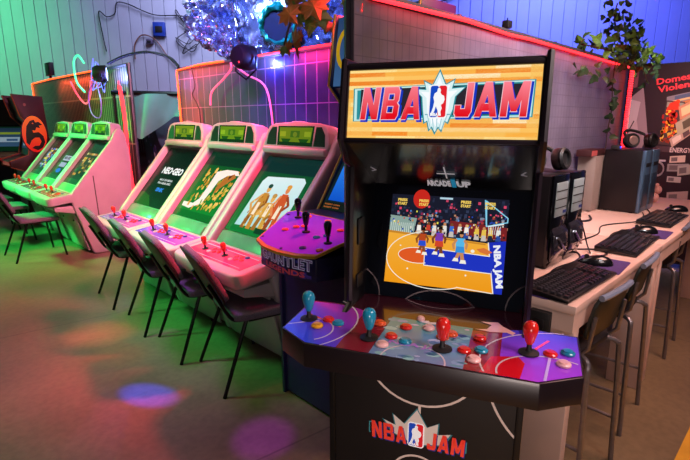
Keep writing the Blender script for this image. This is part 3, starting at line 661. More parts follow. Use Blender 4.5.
# ================================================================== purple-deck four-player cabinet (deck lettering as on the photo)
t = thing('arcade_cabinet', 'navy arcade cabinet with a wide purple control deck and black joysticks', 'arcade cabinet', (1.53, 1.75, 0), -90)
GP = [(0, 0), (0, .86), (.02, 1.0), (.255, 1.0), (.486, 1.364), (.52, 1.60), (.38, 1.742), (.432, 2.12), (.72, 2.12), (.74, 0)]
for s in (-1, 1): MB().prism(GP, s*.30, s*.278, 'x', .004).build('side_panel', M_navy, t)
MB().prism([(.015, .02), (.015, .86), (.05, .98), (.11, 1.06), (.30, 1.055), (.51, 1.36), (.54, 1.6), (.41, 1.73), (.45, 2.1), (.70, 2.1), (.72, .02)], -.28, .28, 'x').build('cabinet_body', M_navy, t)
for s in (-1, 1): MB().tube([(s*.289, y, z) for y, z in GP[3:8]], .008, 6).build('edging', M_gold, t)
DS = (1.085-.965)/.36
def dz(y): return .965+(y+.20)*DS
dk = [(-.225, -.19), (-.12, -.222), (0, -.232), (.12, -.222), (.225, -.19), (.315, .085), (.28, .115), (-.28, .115), (-.315, .085)]
b = MB(); n = len(dk)
b.add([(x, y, dz(y)) for x, y in dk]+[(x, y, dz(y)-.013) for x, y in dk], [tuple(range(n)), tuple(range(n, 2*n))[::-1]]+[(i, i+n, (i+1) % n+n, (i+1) % n) for i in range(n)])
dk_o = b.build('control_deck', M_gold, t, 0)
p = Pic(); ctr = (0, 0)
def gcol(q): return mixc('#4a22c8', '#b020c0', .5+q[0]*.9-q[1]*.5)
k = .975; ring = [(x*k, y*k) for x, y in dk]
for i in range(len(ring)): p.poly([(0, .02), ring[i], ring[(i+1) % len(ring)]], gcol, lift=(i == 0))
p.build('deck_art', picture_mat('purple_deck_art', rough=.25, coat=.5, emit=.5), t, (0, 0, dz(0)+.001), (1, 0, 0), (0, 1, DS))  # emission lifts the purple print, the deck itself is no lamp
gb = MB(); gb.prism([(-.21, -.175), (0, -.21), (.21, -.175), (.28, .06), (.28, .1), (-.28, .1), (-.28, .06)], .838, .948, 'z', .004)
gb.build('deck_box', mat('blue_deck_front', '#14164a', .4, noise=.3, scale=25), t)
p = Pic(); random.seed(9)
for k in range(60): x = random.uniform(-.21, .18); y = random.uniform(0, .088); p.rect(x, y, x+random.uniform(.01, .03), y+random.uniform(.004, .016), random.choice(['#1a1c60', '#2a2a80', '#101038', '#3a2a78']), lift=False)
p.text('GAUNTLET', -.195, .040, .39, .058, '#b9b4d8', .05); p.text('GAUNTLET', -.193, .044, .386, .050, '#5a3a70', .0); p.text('LEGENDS', -.15, .006, .30, .028, '#a83a4a', .04)
# the front of the deck box folds at its middle: one picture for each half
def half(p, sgn):
    q = Pic(); q.l = p.l
    for pts, col, l in p.p:
        cx = sum(a for a, b in pts)/len(pts)
        if (cx < 0) == (sgn < 0): q.p.append((pts, col, l))
    return q
sl = 1
for sgn in (-1, 1):
    X = Vector((.21, .035*sgn, 0)).normalized()
    half(p, sgn).build('deck_lettering', picture_mat('deck_lettering_print', emit=.15), t, (0, -.2115, .842), X, (0, 0, 1), eps=.0003)
def gstick(x, y):
    z = dz(y)+.002
    s_ = MB().lathe([(.02, 0), (.02, .006), (.007, .01), (.007, .045)], 12, T(x, y, z)).build('joystick', M_blackmatte, t)
    MB().lathe([(.009, .035), (.014, .05), (.019, .082), (.018, .094), (.011, .104), (.003, .106)], 14, T(x, y, z)).build('joystick_top', M_blackgloss, s_)
for x, y in ((-.18, .05), (.0, -.05), (.2, -.09), (.23, .07)): gstick(x, y)
for x, y, m in ((-.14, -.07, M_orange), (-.10, -.03, M_orange), (-.06, -.01, M_orange), (-.126, .075, M_yel), (.11, -.165, M_blueb), (.10, -.07, M_teal), (.14, -.04, M_teal), (.03, .07, M_yel), (.21, -.15, M_orange), (.17, .02, M_orange)):
    MB().lathe([(.018, 0), (.018, .005), (.013, .009), (.003, .01)], 12, T(x, y, dz(y)+.002)).build('button', m, t)
for x, y in ((-.21, -.16), (-.275, .06), (0, -.205), (.21, -.16)): MB().lathe([(.008, 0), (.008, .003), (.002, .004)], 8, T(x, y, dz(y)+.002)).build('bolt', M_blackmatte, t)
p = Pic(); p.rect(-.275, 0, .275, .38, '#0b2026'); p.rect(-.25, .06, .25, .36, tint(.06, .36, '#0a52c8', '#2a8af0')); p.rect(-.275, .0, .275, .05, '#0e1a14'); p.rect(-.2, .2, .12, .26, '#0e5fd8'); p.rect(.1, .12, .24, .16, '#1a6ae0')
for y in (.012, .03): p.text('INSERT COIN', -.26, y, .12, .009, '#c06a30', .02)
p.build('screen_picture', M_lcd, t, (0, .299, 1.057), (1, 0, 0), (0, .21, .305))
p = Pic(); p.rect(-.275, 0, .275, .37, tint(0, .37, '#4a78b0', '#2f4f80')); p.arc(-.19, .2, .07, .10, 30, 330, .028, '#d8b020'); p.rect(-.185, .17, -.11, .2, '#d8b020'); p.text('AUNTLET', -.10, .12, .35, .15, '#d8b020', .05)
p.build('marquee_picture', M_dim, t, (0, .3995, 1.738), (1, 0, 0), (0, .0495, .37))

# leaf garland over the purple-deck cabinet
random.seed(17)
t = thing('autumn_leaf_garland', 'garland of brown and green maple leaves draped over the navy cabinet top', 'leaf garland', (1.88, 2.05, 2.06), -45)
st = MB(); l1 = MB(); l2 = MB()
S1 = spline([(.1, .25, .03), (-.05, .1, .06), (-.12, -.12, .05), (-.16, -.16, .16), (-.24, -.14, .28), (-.26, -.1, .6)], 8)
S2 = spline([(-.1, -.12, .08), (-.16, -.15, -.02), (-.2, -.15, -.15)], 8); S3 = spline([(.12, -.05, .04), (.1, -.12, .15), (.05, -.15, .4)], 8)
for s_ in (S1, S2, S3): st.tube(s_, .006, 6)
for P0, sz, w_ in (((-.24, -.17, .22), .17, l2), ((-.16, -.18, .15), .16, l1), ((-.19, -.19, .05), .12, l1), ((-.15, -.2, -.06), .16, l1), ((-.03, -.18, .08), .18, l2), ((-.06, -.17, .10), .15, l1), ((-.1, -.16, .24), .1, l2), ((.03, -.17, .24), .13, l1), ((-.26, -.16, .36), .13, l2), ((-.06, -.15, -.0), .09, l2)):
    leaf(w_, Vector(P0), sz, MAPLE, PI)
for s_ in (S1, S2, S3):
    for q in s_:
        if random.random() < .35: leaf(random.choice((l1, l2)), q+Vector((random.gauss(0, .03), -.02, random.gauss(0, .03))), random.uniform(.05, .09), MAPLE, PI)
st.build('stem', M_stem, t); tag(l1.build('foliage', M_leaf[2], t, 0), kind='stuff'); tag(l2.build('foliage', M_leaf[3], t, 0), kind='stuff')
t = thing('hanging_vine', 'green vine trailing down in front of the dark cabinet post', 'plant', (2.02, 1.9, 0), -45)
st = MB(); l1 = MB(); line_ = spline([(.06, 0, 2.72), (.03, -.02, 2.4), (.05, 0, 2.13), (.06, .1, 2.125)], 8); st.tube(line_, .007, 6)
for q in line_[:18]: leaf(l1, q+Vector((random.uniform(-.03, .03), -.02, 0)), random.uniform(.06, .11), LEAF, PI)
st.build('stem', M_stem, t); tag(l1.build('foliage', M_leaf[0], t, 0), kind='stuff')
strip('tangled red glowing LED strip among the leaves above the navy cabinet', spline([(2.1, 1.97, 2.14), (2.12, 1.95, 2.4), (2.2, 2.03, 2.5), (2.15, 2.1, 2.42), (2.22, 1.98, 2.36), (2.3, 2.0, 2.55), (2.3, 2.05, 2.42), (2.36, 2.05, 2.3)], 5), .008, M_led2)
# ================================================================== basketball cabinet in the foreground
t = thing('arcade_cabinet', 'black foreground arcade cabinet with a lit orange basketball marquee and four-player deck', 'arcade cabinet', (.954, .665, 0), 24.67-90)
NBA = t
NP = [(-.03, 0), (-.03, .93), (.0, .985), (.121, 1.03), (.135, 1.425), (.09, 1.445), (.045, 1.505), (.078, 1.70), (.46, 1.70), (.48, 1.62), (.48, 0)]
M_ntrim = mat('dark_plum_trim', '#241820', .35, noise=.15, scale=20)
for s in (-1, 1): MB().prism(NP, s*.254, s*.238, 'x', .002).build('side_panel', M_black, t)
for s in (-1, 1): MB().tube([(s*.246, y-.003, z) for y, z in NP[3:9]], .009, 6).build('edging', M_ntrim, t)
MB().box(-.238, .238, .44, .47, .0, 1.66).build('back_panel', M_blackmatte, t)
MB().box(-.238, .238, .078, .46, 1.675, 1.695, .004).build('roof_panel', M_ntrim, t)
fp = MB().box(-.238, .238, -.022, -.004, .02, 1.0).build('front_panel', mat('matte_black_front', '#120c0d', .45, noise=.25, scale=6, coat=.1), t)
# front artwork
p = Pic(); CR = '#c9b0a4'
p.arc(0, .975, .155, .155, 200, 340, .006, CR); p.line([(0, .818), (0, .765)], .007, CR)
p.arc(.42, .97, .26, .26, 180, 235, .006, CR); p.arc(-.34, .95, .1, .1, 270, 360, .007, CR)
n_keep = len(p.p)
st = [(-.075, .715), (-.104, .753), (-.066, .741), (-.074, .776), (-.038, .752), (0, .806), (.032, .754), (.066, .774), (.064, .738), (.104, .748), (.082, .708), (0, .69)]
p.poly([(a*1.06, .735+(b-.735)*1.09) for a, b in st], '#2f6f78'); p.poly(st, '#cbb9ae')
p.line([(-.148, .70), (-.152, .70), (-.152, .735), (-.146, .735)], .003, '#3f8a90'); p.line([(.148, .70), (.152, .70), (.152, .735), (.146, .735)], .003, '#3f8a90')
for dx, dy, c in ((.003, -.004, '#2a2f7a'), (0, 0, '#e8402f')):
    block(p, 'NBA', -.142+dx, .686+dy, .112, .056, .006, c, shear=-.05); block(p, 'JAM', .034+dx, .686+dy, .112, .056, .006, c, (.8, 1, 1.15), shear=.05)
nba_logo(p, -.027, .683, .052, .082)
p.p = p.p[:n_keep]+[([(a*.86-.006, .806+(b-.806)*.9+.0) for a, b in pts], c, l) for pts, c, l in p.p[n_keep:]]
p.arc(0, .60, .07, .07, 20, 160, .006, CR)
p.clip([(-.237, .03), (.237, .03), (.237, .94), (-.237, .94)])
p.build('front_art', picture_mat('front_panel_print', emit=.22), t, (0, -.0225, 0), (1, 0, 0), (0, 0, 1))  # front print glows slightly to make up for dim light
# marquee: top at (.078,1.678) bottom (.052,1.505)
my0, mz0, my1, mz1 = .052, 1.503, .080, 1.680
MD = Vector((0, my1-my0, mz1-mz0)); MH = MD.length
MB().prism([(my0+.01, mz0-.002), (my1+.008, mz1+.004), (my1+.08, mz1+.004), (my0+.08, mz0-.002)], -.238, .238, 'x').build('marquee_box', M_black, t)
random.seed(31)
p = Pic(); w_ = .236
p.rect(-w_, .0, w_, MH, '#f6c060')
ys = 0; rows = 17; palA = ['#f07c0a', '#ea7008', '#f28a1a', '#f6a83a']; palB = ['#fde49a', '#fff2cc', '#fbd27a', '#f9c060']
for k in range(rows):
    x = -w_; y0 = MH*k/rows; y1 = MH*(k+1)/rows
    while x < w_:
        l = random.uniform(.08, .24); p.rect(x, y0, min(w_, x+l), y1, random.choice((palA if k % 2 else palB) if random.random() < .78 else palA+palB), lift=False); x += l
yc = MH*.52; hh = MH*.47
fr = lambda g, c: p.poly([(-.212+.0-g, yc-.044-g*.5), (-.214-g, yc+.034+g*.5), (.214+g, yc+.046+g*.5), (.212+g, yc-.034-g*.5)], c)
for g, c in ((.006, '#1a8f9a'), (.003, '#bfe8e4'), (-.004, '#2a8f98')): fr(g, c)
p.poly([(-.20, yc-.034), (-.20, yc+.034), (.20, yc+.040), (.20, yc-.030)], '#2b2730')
burst = [(0, .082), (.017, .045), (.040, .058), (.034, .035), (.068, .038), (.044, .014), (.04, -.02), (.028, -.055), (.02, -.05), (.013, -.076), (.004, -.066), (-.004, -.082), (-.013, -.066), (-.02, -.074), (-.026, -.05), (-.034, -.055), (-.04, -.02), (-.044, .014), (-.068, .036), (-.034, .033), (-.04, .056), (-.017, .044)]
p.poly([(a*.98, yc+b*.97) for a, b in burst], '#1f8f9c'); p.poly([(a*.9, yc+b*.89) for a, b in burst], '#d9f0f2'); p.poly([(a*.66, yc+b*.72) for a, b in burst], '#f7fbff')
p.line([(-.03, yc-.03), (.03, yc-.03)], .003, '#7ab0c0')
for k in range(5): p.line([(-.024+k*.012, yc-.032), (-.014+k*.007, yc-.066)], .002, '#9cc8d4')
def redgrad(q): return mixc('#e00c1c', '#ff94a4', (q[1]-(yc-.030))/.085)
for dx, dy, c, g in ((.004, -.0035, '#1436c0', .0032), (0, 0, '#f4c8d0', .0016), (0, 0, redgrad, 0)):
    block(p, 'NBA', -.198+dx, yc-.042+dy, .154, .080, .010, c, (1.05, 1, 1.1), shear=.10, grow=g)
    block(p, 'JAM', .040+dx, yc-.036+dy, .164, .080, .008, c, (.8, 1.05, 1.2), shear=.06, grow=g)
nba_logo(p, -.023, yc-.040, .046, .082)
mq = p.build('marquee_picture', M_mq, t, (0, my0, mz0), (1, 0, 0), MD, eps=.00012)
f = MB(); Mq = Matrix(((1, 0, 0, 0), (0, MD.normalized().y, -MD.normalized().z, my0), (0, MD.normalized().z, MD.normalized().y, mz0), (0, 0, 0, 1)))
f.box(-.242, .242, -.008, .004, -.02, .008, .002, Mq); f.box(-.242, .242, MH-.004, MH+.01, -.02, .008, .002, Mq)
for s in (-1, 1): f.box(s*.2365-.004, s*.2365+.004, -.008, MH+.01, -.02, .008, .002, Mq)
f.build('marquee_frame', M_ntrim, t)
# speaker panel under the marquee, then the screen panel
MB().prism([(.062, 1.500), (.345, 1.352), (.36, 1.37), (.08, 1.515)], -.238, .238, 'x').build('speaker_panel', mat('satin_black_panel', '#0d0c10', .22, noise=.2, scale=10, coat=.3), t)
SPd = Vector((0, .345-.062, 1.352-1.500)).normalized()
p = Pic()
p.text('ARCADE', -.068, .008, .074, .05, '#d8d4d8', .06); p.text('1', .008, .0, .013, .07, '#2a9ac8', .08); p.text('UP', .023, .008, .042, .05, '#d8d4d8', .06)
p.line([(-.024, .115), (.024, .115)], .008, '#c8c4c8'); p.line([(0, .08), (0, .165)], .004, '#c8c4c8')
for s in (-1, 1): p.line([(s*.215, .148), (s*.205, .128), (s*.218, .120)], .006, '#8a868c')
O = Vector((0, .345, 1.352))+Vector((0, -.001, -.002))
p.build('maker_lettering', picture_mat('pale_lettering_print', emit=.35), t, O, (1, 0, 0), -SPd)
A0, A1 = Vector((0, .236, 1.013)), Vector((0, .344, 1.360)); SD = (A1-A0).normalized(); SNn = Vector((1, 0, 0)).cross(SD)
Ms = Matrix(((1, 0, 0, 0), (0, SD.y, SNn.y, A0.y), (0, SD.z, SNn.z, A0.z), (0, 0, 0, 1)))
MB().box(-.238, .238, 0, (A1-A0).length, -.02, 0, 0, Ms).build('screen_bezel', M_darkglass, t)
p = Pic(); BZ = '#8f7f80'
p.arc(0, -.05, .125, .085, 20, 160, .004, BZ); p.arc(-.29, .0, .1, .09, 0, 60, .004, BZ); p.arc(.29, .0, .1, .09, 120, 180, .004, BZ)
p.build('bezel_art', M_print, t, A0+SNn*.0008, (1, 0, 0), SD)
# ---- the game picture, 0..1 by 0..1 mapped on the lit area
p = Pic(); gw, gh = .354, .279; random.seed(77)
def g(x, y): return (-gw/2+x*gw, y*gh)
def gp(pts, c, lift=True): p.poly([g(*q) for q in pts], c, lift)
gp([(0, 0), (1, 0), (1, 1), (0, 1)], '#1a1c2c')
p.up()
for k in range(420):
    x = random.random(); y = random.uniform(.56, .97); r = random.uniform(.005, .012); c = random.choice(['#23283c', '#2a3048', '#3a2a30', '#141824', '#b03a38', '#c08a6a', '#7a8aa0', '#343c58', '#e0d0c0', '#8a2a50', '#20344a', '#1a2030'] if y < .8 else ['#23283c', '#2a3048', '#1d2236', '#141824', '#e0486a', '#343c58', '#182030', '#20283c'])
    gp([(x-r, y-r*1.3), (x+r, y-r*1.3), (x+r, y+r*1.3), (x-r, y+r*1.3)], c, lift=False)
gp([(0, .56), (.22, .56), (.24, .74), (0, .76)], '#8aa49c'); p.up()
for k in range(12): gp([(.01+k*.018, .57), (.015+k*.018, .57), (.015+k*.018, .68), (.01+k*.018, .68)], '#d8e4dc', lift=False)
gp([(.53, .60), (1, .56), (1, .70), (.53, .74)], '#7a2426')
for k in range(11):
    x = .27+k*.068; y = .58+random.uniform(0, .02); c = random.choice(['#2f62d8', '#e8e4da', '#3a70d0', '#c8402e', '#e8c050', '#f4f0e8'])
    x += random.uniform(-.02, .02); gp([(x-.02, y), (x+.02, y), (x+.016, y+.08), (x-.016, y+.08)], c); p.disc(*g(x, y+.095), .0045, .005, random.choice(['#c98a5a', '#7a4a2a', '#e0a878']), 8); gp([(x-.022, y-.04), (x+.022, y-.04), (x+.015, y+.02), (x-.015, y+.02)], random.choice(['#202840', '#2a4a9a', '#c8c0b8']))
p.up()
for k in range(110):
    x = random.random(); y = random.uniform(.58, .82); r = random.uniform(.004, .008); gp([(x-r, y-r*1.5), (x+r, y-r*1.5), (x+r, y+r*1.5), (x-r, y+r*1.5)], random.choice(['#f0e8d8', '#c83a30', '#2a4ab0', '#e8b868', '#181c28', '#c98a5a', '#141824', '#e8e050', '#5a90d8', '#202638']), lift=False)
gp([(0, 0), (1, 0), (1, .50), (.86, .52), (.0, .585)], lambda q: mixc('#f09a18', '#f4b03a', q[1]/.16))
gp([(0, .56), (.84, .50), (.84, .515), (0, .585)], '#c8862a')
gp([(.86, .53), (1, .56), (1, .0), (.93, 0)], '#1c2fb8')
WH = '#f4f0e2'
p.line([g(.86, .53), g(.93, 0)], .003, WH)
gp([(.34, .245), (.34, .40), (.92, .37), (.90, .22)], '#1f34c0')
p.disc(*g(.27, .325), .058, .024, '#e05a24', 24); gp([(.34, .225), (.335, .42), (.885, .385), (.905, .205)], '#1f34c0')
p.line([g(.34, .225), g(.335, .42), g(.88, .385)], .0025, WH); p.line([g(.34, .225), g(.905, .205)], .0025, WH)
p.arc(*g(.42, .29), .148, .088, 100, 300, .0025, WH, 30); p.line([g(.63, .023), g(.92, .0)], .0025, WH)
p.arc(*g(.27, .325), .058, .024, 60, 300, .002, WH)
def player(x, y, s, top, bot, skin, flip=1):
    f = lambda a, b: g(x+a*s*flip, y+b*s)
    P = lambda pts, c: p.poly([f(*q) for q in pts], c)
    P([(-.03, 0), (.0, 0), (.03, .09), (.0, .1)], skin); P([(.03, -.02), (.065, -.02), (.045, .09), (.015, .09)], skin); P([(-.045, -.02), (.01, -.02), (.005, .015), (-.03, .02)], WH); P([(.02, -.04), (.08, -.04), (.07, 0), (.03, 0)], WH)
    P([(-.025, .08), (.06, .08), (.05, .16), (-.02, .16)], bot); P([(-.025, .15), (.05, .15), (.055, .245), (-.025, .245)], top)
    P([(-.025, .24), (-.06, .17), (-.045, .11), (-.03, .12), (-.035, .17), (-.01, .22)], skin); P([(.05, .24), (.085, .18), (.075, .12), (.06, .13), (.062, .18), (.04, .21)], skin)
    p.disc(*f(.02, .285), .0058*s, .0085*s, skin, 10); P([(-.002, .29), (.042, .29), (.036, .33), (.006, .33)], '#1c1410')
player(.295, .37, .82, '#b8481e', '#2a50d0', '#8a4a26'); player(.44, .37, .9, '#7a3ab0', '#d0472a', '#7a4022'); player(.62, .32, .95, '#58b8e8', '#3a90d8', '#c98a5a')
p.disc(*g(.74, .425), .006, .005, WH, 8); p.disc(*g(.2, .17), .003, .003, WH, 6); p.disc(*g(.70, .16), .003, .003, WH, 6); p.disc(*g(.12, .42), .003, .002, WH, 6)
gp([(.77, .45), (.83, .47), (.90, .43), (.86, .40), (.80, .42)], '#d8743a')
p.line([g(.81, .98), g(.835, .70)], .004, '#7ac8e8'); p.line([g(.82, .97), g(1, .80), g(1, .755), g(.835, .70), g(.82, .97)], .003, '#8ad4f0'); p.line([g(.85, .70), g(.97, .735)], .003, '#e8f4f8')
for k in range(6): p.line([g(.85+k*.02, .71), g(.86+k*.014, .62)], .0014, '#d8e8ee')
p.disc(*g(.27, .955), .026, .03, '#c8281e', 18)
for x, y in ((.06, .92), (.25, .92), (.61, .93), (.81, .925)):
    p.text('PRESS', -gw/2+x*gw, y*gh, .030, .009, '#f4d060', .05); p.text('START', -gw/2+x*gw, (y-.042)*gh, .030, .009, '#f4d060', .05)
p.rect(*g(.43, .965), *g(.54, .985), '#b8d8e8')
p.text('NBA JAM', *g(.885, .50), .125, .026, '#eef0f8', .05, rot=-82)
p.build('game_picture', M_lcd, t, A0+SD*.045+SNn*.002, (1, 0, 0), SD, eps=.00008)
# small speaker plates inside the left cheek
MB().box(-.2375, -.232, .16, .21, 1.19, 1.27, .003).build('cheek_plate', M_blackmatte, t); MB().box(-.2375, -.232, .15, .2, 1.06, 1.10, .003).build('cheek_plate', M_blackmatte, t)
# deck
DK = [(-.273, -.149), (.276, -.149), (.366, -.088), (.374, .125), (.256, .135), (.238, .19), (.238, .245), (-.238, .245), (-.238, .19), (-.256, .135), (-.374, .125), (-.366, -.088)]
MB().prism(DK, .945, 1.010, 'z', .002).build('control_deck', mat('plum_black_deck', '#1c1216', .35, noise=.2, scale=10, coat=.2), t)
ap = MB().box(-.2385, .2385, .03, .24, .90, .946)
ap.build('deck_support', M_black, t)
p = Pic(); LW = '#cdb8bc'
p.poly([(a*.992, b if b > .18 else b*.985) for a, b in DK], '#33101a')
# wings with reflected light painted in, blood red inner fields and a silvery centre
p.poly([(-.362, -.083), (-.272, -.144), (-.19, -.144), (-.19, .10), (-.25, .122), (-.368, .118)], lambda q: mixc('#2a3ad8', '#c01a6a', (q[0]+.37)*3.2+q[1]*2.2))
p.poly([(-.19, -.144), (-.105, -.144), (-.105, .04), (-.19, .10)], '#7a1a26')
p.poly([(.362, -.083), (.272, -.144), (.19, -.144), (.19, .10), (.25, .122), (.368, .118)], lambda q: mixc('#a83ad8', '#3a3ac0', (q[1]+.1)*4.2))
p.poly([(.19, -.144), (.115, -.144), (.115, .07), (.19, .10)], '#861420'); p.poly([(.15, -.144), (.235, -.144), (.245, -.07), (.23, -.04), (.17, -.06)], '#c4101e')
p.poly([(-.105, -.144), (.115, -.144), (.115, .085), (-.105, .085)], lambda q: mixc('#6f7fa8', '#3f8a84', (q[1]+.14)*4.2))
random.seed(2); p.up()
for k in range(46): x = random.uniform(-.1, .11); y = random.uniform(-.14, .08); p.disc(x, y, random.uniform(.006, .02), random.uniform(.004, .014), random.choice(['#7f93b8', '#a8a8c8', '#5f8a9a', '#6a74a8', '#88b0b0']), 8, lift=False)
p.arc(0, -.144, .075, .075, 0, 180, .004, LW); p.arc(-.36, -.02, .175, .19, -62, 62, .004, LW); p.arc(.38, -.07, .235, .2, 100, 200, .004, LW); p.arc(.30, -.12, .115, .1, 60, 190, .004, LW)
p.line([(-.36, -.06), (-.29, -.01)], .004, LW); p.arc(-.30, -.07, .07, .07, -50, 120, .004, LW); p.line([(.285, -.135), (.30, -.02)], .006, '#c8a8e0')
p.line([(-.33, .02), (-.22, -.03)], .007, '#f0503a'); p.line([(.262, .0), (.30, .07)], .007, '#ff3a30')  # painted reflections of the red LED strip
pl = [(.13, .135), (.16, .12), (.15, .09), (.12, .08), (.16, .075), (.2, .085), (.215, .075), (.222, .09), (.19, .12), (.175, .145), (.16, .14)]
p.poly(pl, '#e8a09a'); p.arc(0, .31, .13, .12, 215, 325, .004, '#8a7478'); p.poly([(-.03, .075), (-.005, .09), (.0, .08), (.02, .088), (.04, .075), (.0, .068)], '#c9b8c4')
p.text('NBA JAM', -.075, -.085, .15, .026, '#a06ac0', .04)
p.clip([(-.271, -.147), (.274, -.147), (.364, -.087), (.372, .124), (.237, .24), (-.237, .24), (-.372, .124), (-.364, -.087)])
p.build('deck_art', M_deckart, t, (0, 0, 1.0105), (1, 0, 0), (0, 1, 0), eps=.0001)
for x, y, m in ((-.321, -.011, M_teal), (-.127, -.069, M_teal), (.057, -.066, M_red), (.253, -.015, M_red)):
    z = 1.0125
    s_ = MB().lathe([(.024, 0), (.024, .003), (.009, .006), (.006, .012), (.006, .03)], 18, T(x, y, z)).build('joystick', M_blackmatte, t)
    MB().lathe([(.007, .024), (.0105, .03), (.0165, .052), (.0178, .062), (.016, .072), (.010, .079), (.002, .081)], 18, T(x, y, z)).build('joystick_top', m, s_)
for x, y, m in ((-.279, -.05, M_yel), (-.266, -.002, M_red), (-.232, -.016, M_teal), (-.125, .022, M_orange), (-.076, -.044, M_red), (-.085, -.096, M_pinkb), (-.036, -.060, M_teal), (-.053, .023, M_red), (.005, .038, M_pinkb), (.048, -.004, M_orange), (.108, -.058, M_red), (.067, .022, M_orange), (.137, .023, M_red), (.146, -.044, M_teal), (.134, -.096, M_pinkb), (.301, -.007, M_red), (.34, .012, M_teal), (.327, -.049, M_pinkb), (-.027, .09, M_pinkb), (.034, .091, M_pinkb)):
    s_ = .7 if y > .08 else 1
    b = MB().lathe([(.0165*s_, 0), (.0165*s_, .004), (.0135*s_, .007), (.012*s_, .0065), (.011*s_, .009), (.003, .0095)], 16, T(x, y, 1.0125)).build('button', m, t)
# ================================================================== stacking chairs in front of the cabinets
def rrect(w, d, r, n=4):
    o = []
    for cx, cy, a in ((w/2-r, d/2-r, 0), (-w/2+r, d/2-r, 90), (-w/2+r, -d/2+r, 180), (w/2-r, -d/2+r, 270)):
        for k in range(n+1): t = R(a+90*k/n); o.append((cx+r*math.cos(t), cy+r*math.sin(t)))
    return o
def make_chair():
    t = thing('stacking_chair', 'proto', 'chair')
    b = MB().prism(rrect(.47, .42, .07), -.028, .022, 'z', .014, T(0, .03, .455), 3)
    b.v = [(x, y, z-.02*max(0, (y-.14)/.1)**2) for x, y, z in b.v]; b.build('seat', M_fabric, t)
    Mb = T(0, -.285, .68) @ RX(116)
    def bend(b, z0): b.v = [(x, y-.35*x*x*0+.28*x*x, z) for x, y, z in b.v]; return b
    def outline(w, h): return [(x*(1-.10*(y/h)), y) for x, y in rrect(w, h, .085)]
    bk = bend(MB().prism(outline(.42, .33), -.034, .0, 'z', .010, Mb, 2), 0).build('backrest', M_fabric, t)
    bend(MB().prism(outline(.435, .345), .0, .014, 'z', .006, Mb, 2), 0).build('back_shell', M_shell, t)
    for s in (-1, 1):
        MB().tube([(s*.215, .19, .43), (s*.25, .25, 0)], [.0125, .011], 8).build('leg', M_tube, t)
        MB().tube([(s*.215, -.10, .43), (s*.255, -.265, 0)], [.0125, .011], 8).build('leg', M_tube, t)
        MB().tube(spline([(s*.19, -.0, .425), (s*.19, -.13, .425), (s*.19, -.19, .46), (s*.17, -.262, .60), (s*.16, -.293, .66)], 5), .011, 8).build('back_support', M_tube, t)
    MB().tube([(-.215, .19, .425), (-.215, -.08, .425), (.215, -.08, .425), (.215, .19, .425)], .011, 8, closed=True).build('seat_frame', M_tube, t)
    return t
chp = make_chair()
CH = [(1.566, 2.41, -13.5, 'grey-seated black chair nearest the camera, in front of the cabinet with three figures'),
      (1.557, 2.975, -9, 'second black chair from the purple deck, its back half hidden by the nearest chair'),
      (1.56, 3.55, -9, 'third black chair from the purple deck, in front of the ribbon screen'),
      (1.58, 4.27, -6, 'black chair at the far end of the near row, beside the title-screen cabinet'),
      (1.28, 6.45, 2, 'grey-seated black chair in front of the pink-sided cabinet, left of the near row'),
      (1.22, 7.55, 0, 'black chair second in line before the far green-lit cabinets'),
      (1.22, 8.45, 0, 'black chair furthest left before the far green-lit cabinets')]
for i, (u, v, a, lab) in enumerate(CH):
    o = chp if i == 0 else copy_tree(chp)
    o.location = (u, v, 0); o.rotation_euler = (0, 0, R(-90+a)); tag(o, lab, 'chair', 'black stacking chairs at the candy cabinets')

# ================================================================== computer benches
ZD = .87
def bench(u0, u1, label):
    t = thing('computer_bench', label, 'bench', (u0, .575, 0), 0)
    L_ = u1-u0
    MB().box(0, L_, 0, .75, ZD-.035, ZD, .004).build('bench_top', M_desk, t)
    MB().box(.004, L_-.004, .006, .03, ZD-.11, ZD-.035).build('apron', M_desk, t)
    MB().box(.004, .028, .03, .74, ZD-.11, ZD-.035).build('apron', M_desk, t)
    MB().box(L_-.028, L_-.004, .03, .74, ZD-.11, ZD-.035).build('apron', M_desk, t)
    for x in (.03, L_-.08):
        for y in (.008, .55): MB().box(x, x+.055, y, y+.17, 0, ZD-.035, .004).build('leg', M_desk, t)
    return t
bench(1.80, 3.10, 'pale wooden computer bench nearest the basketball cabinet')
bench(3.11, 5.10, 'pale wooden computer bench at the far right, towards the poster')
# keyboards: case, keys
M_key = mat('black_keycap', '#2f2d33', .3, noise=.15, scale=60)
M_kb = mat('black_keyboard_case', '#101014', .35, noise=.15, scale=40, coat=.2)
def key_mesh():
    b = MB(); s, q = .0085, .0068
    b.add([(-s, -s, 0), (s, -s, 0), (s, s, 0), (-s, s, 0), (-q, -q, .007), (q, -q, .007), (q, q, .007), (-q, q, .007)], [(3, 2, 1, 0), (4, 5, 6, 7), (0, 1, 5, 4), (1, 2, 6, 5), (2, 3, 7, 6), (3, 0, 4, 7)])
    return b.build('key', M_key, None, 0)
def make_keyboard():
    t = thing('keyboard', 'proto', 'keyboard')
    MB().prism([(-.085, 0), (-.085, .012), (.085, .026), (.085, 0)], -.225, .225, 'x', .004).build('case', M_kb, t)
    k0 = key_mesh(); n = 0; sl = (.026-.012)/.17
    for r in range(6):
        y = -.068+r*.0235+(.006 if r == 5 else 0)
        xs = [-.205+.0205*i for i in range(15)]+[.125, .1455, .166, .1865] if r not in (0,) else [-.205, -.18, -.155, .0, .03, .055, .08, .125, .1455, .166]
        for x in xs:
            if n >= 99: break
            k = k0 if n == 0 else k0.copy()
            if n: C.objects.link(k)
            k.parent = t; k.location = (x, y, .0125+(y+.085)*sl+.002); k.rotation_euler = (math.atan(sl), 0, 0); n += 1
    sp_ = MB().box(-.13, -.02, -.074, -.060, .0135, .0205, .002).build('space_bar', M_key, t)
    return t
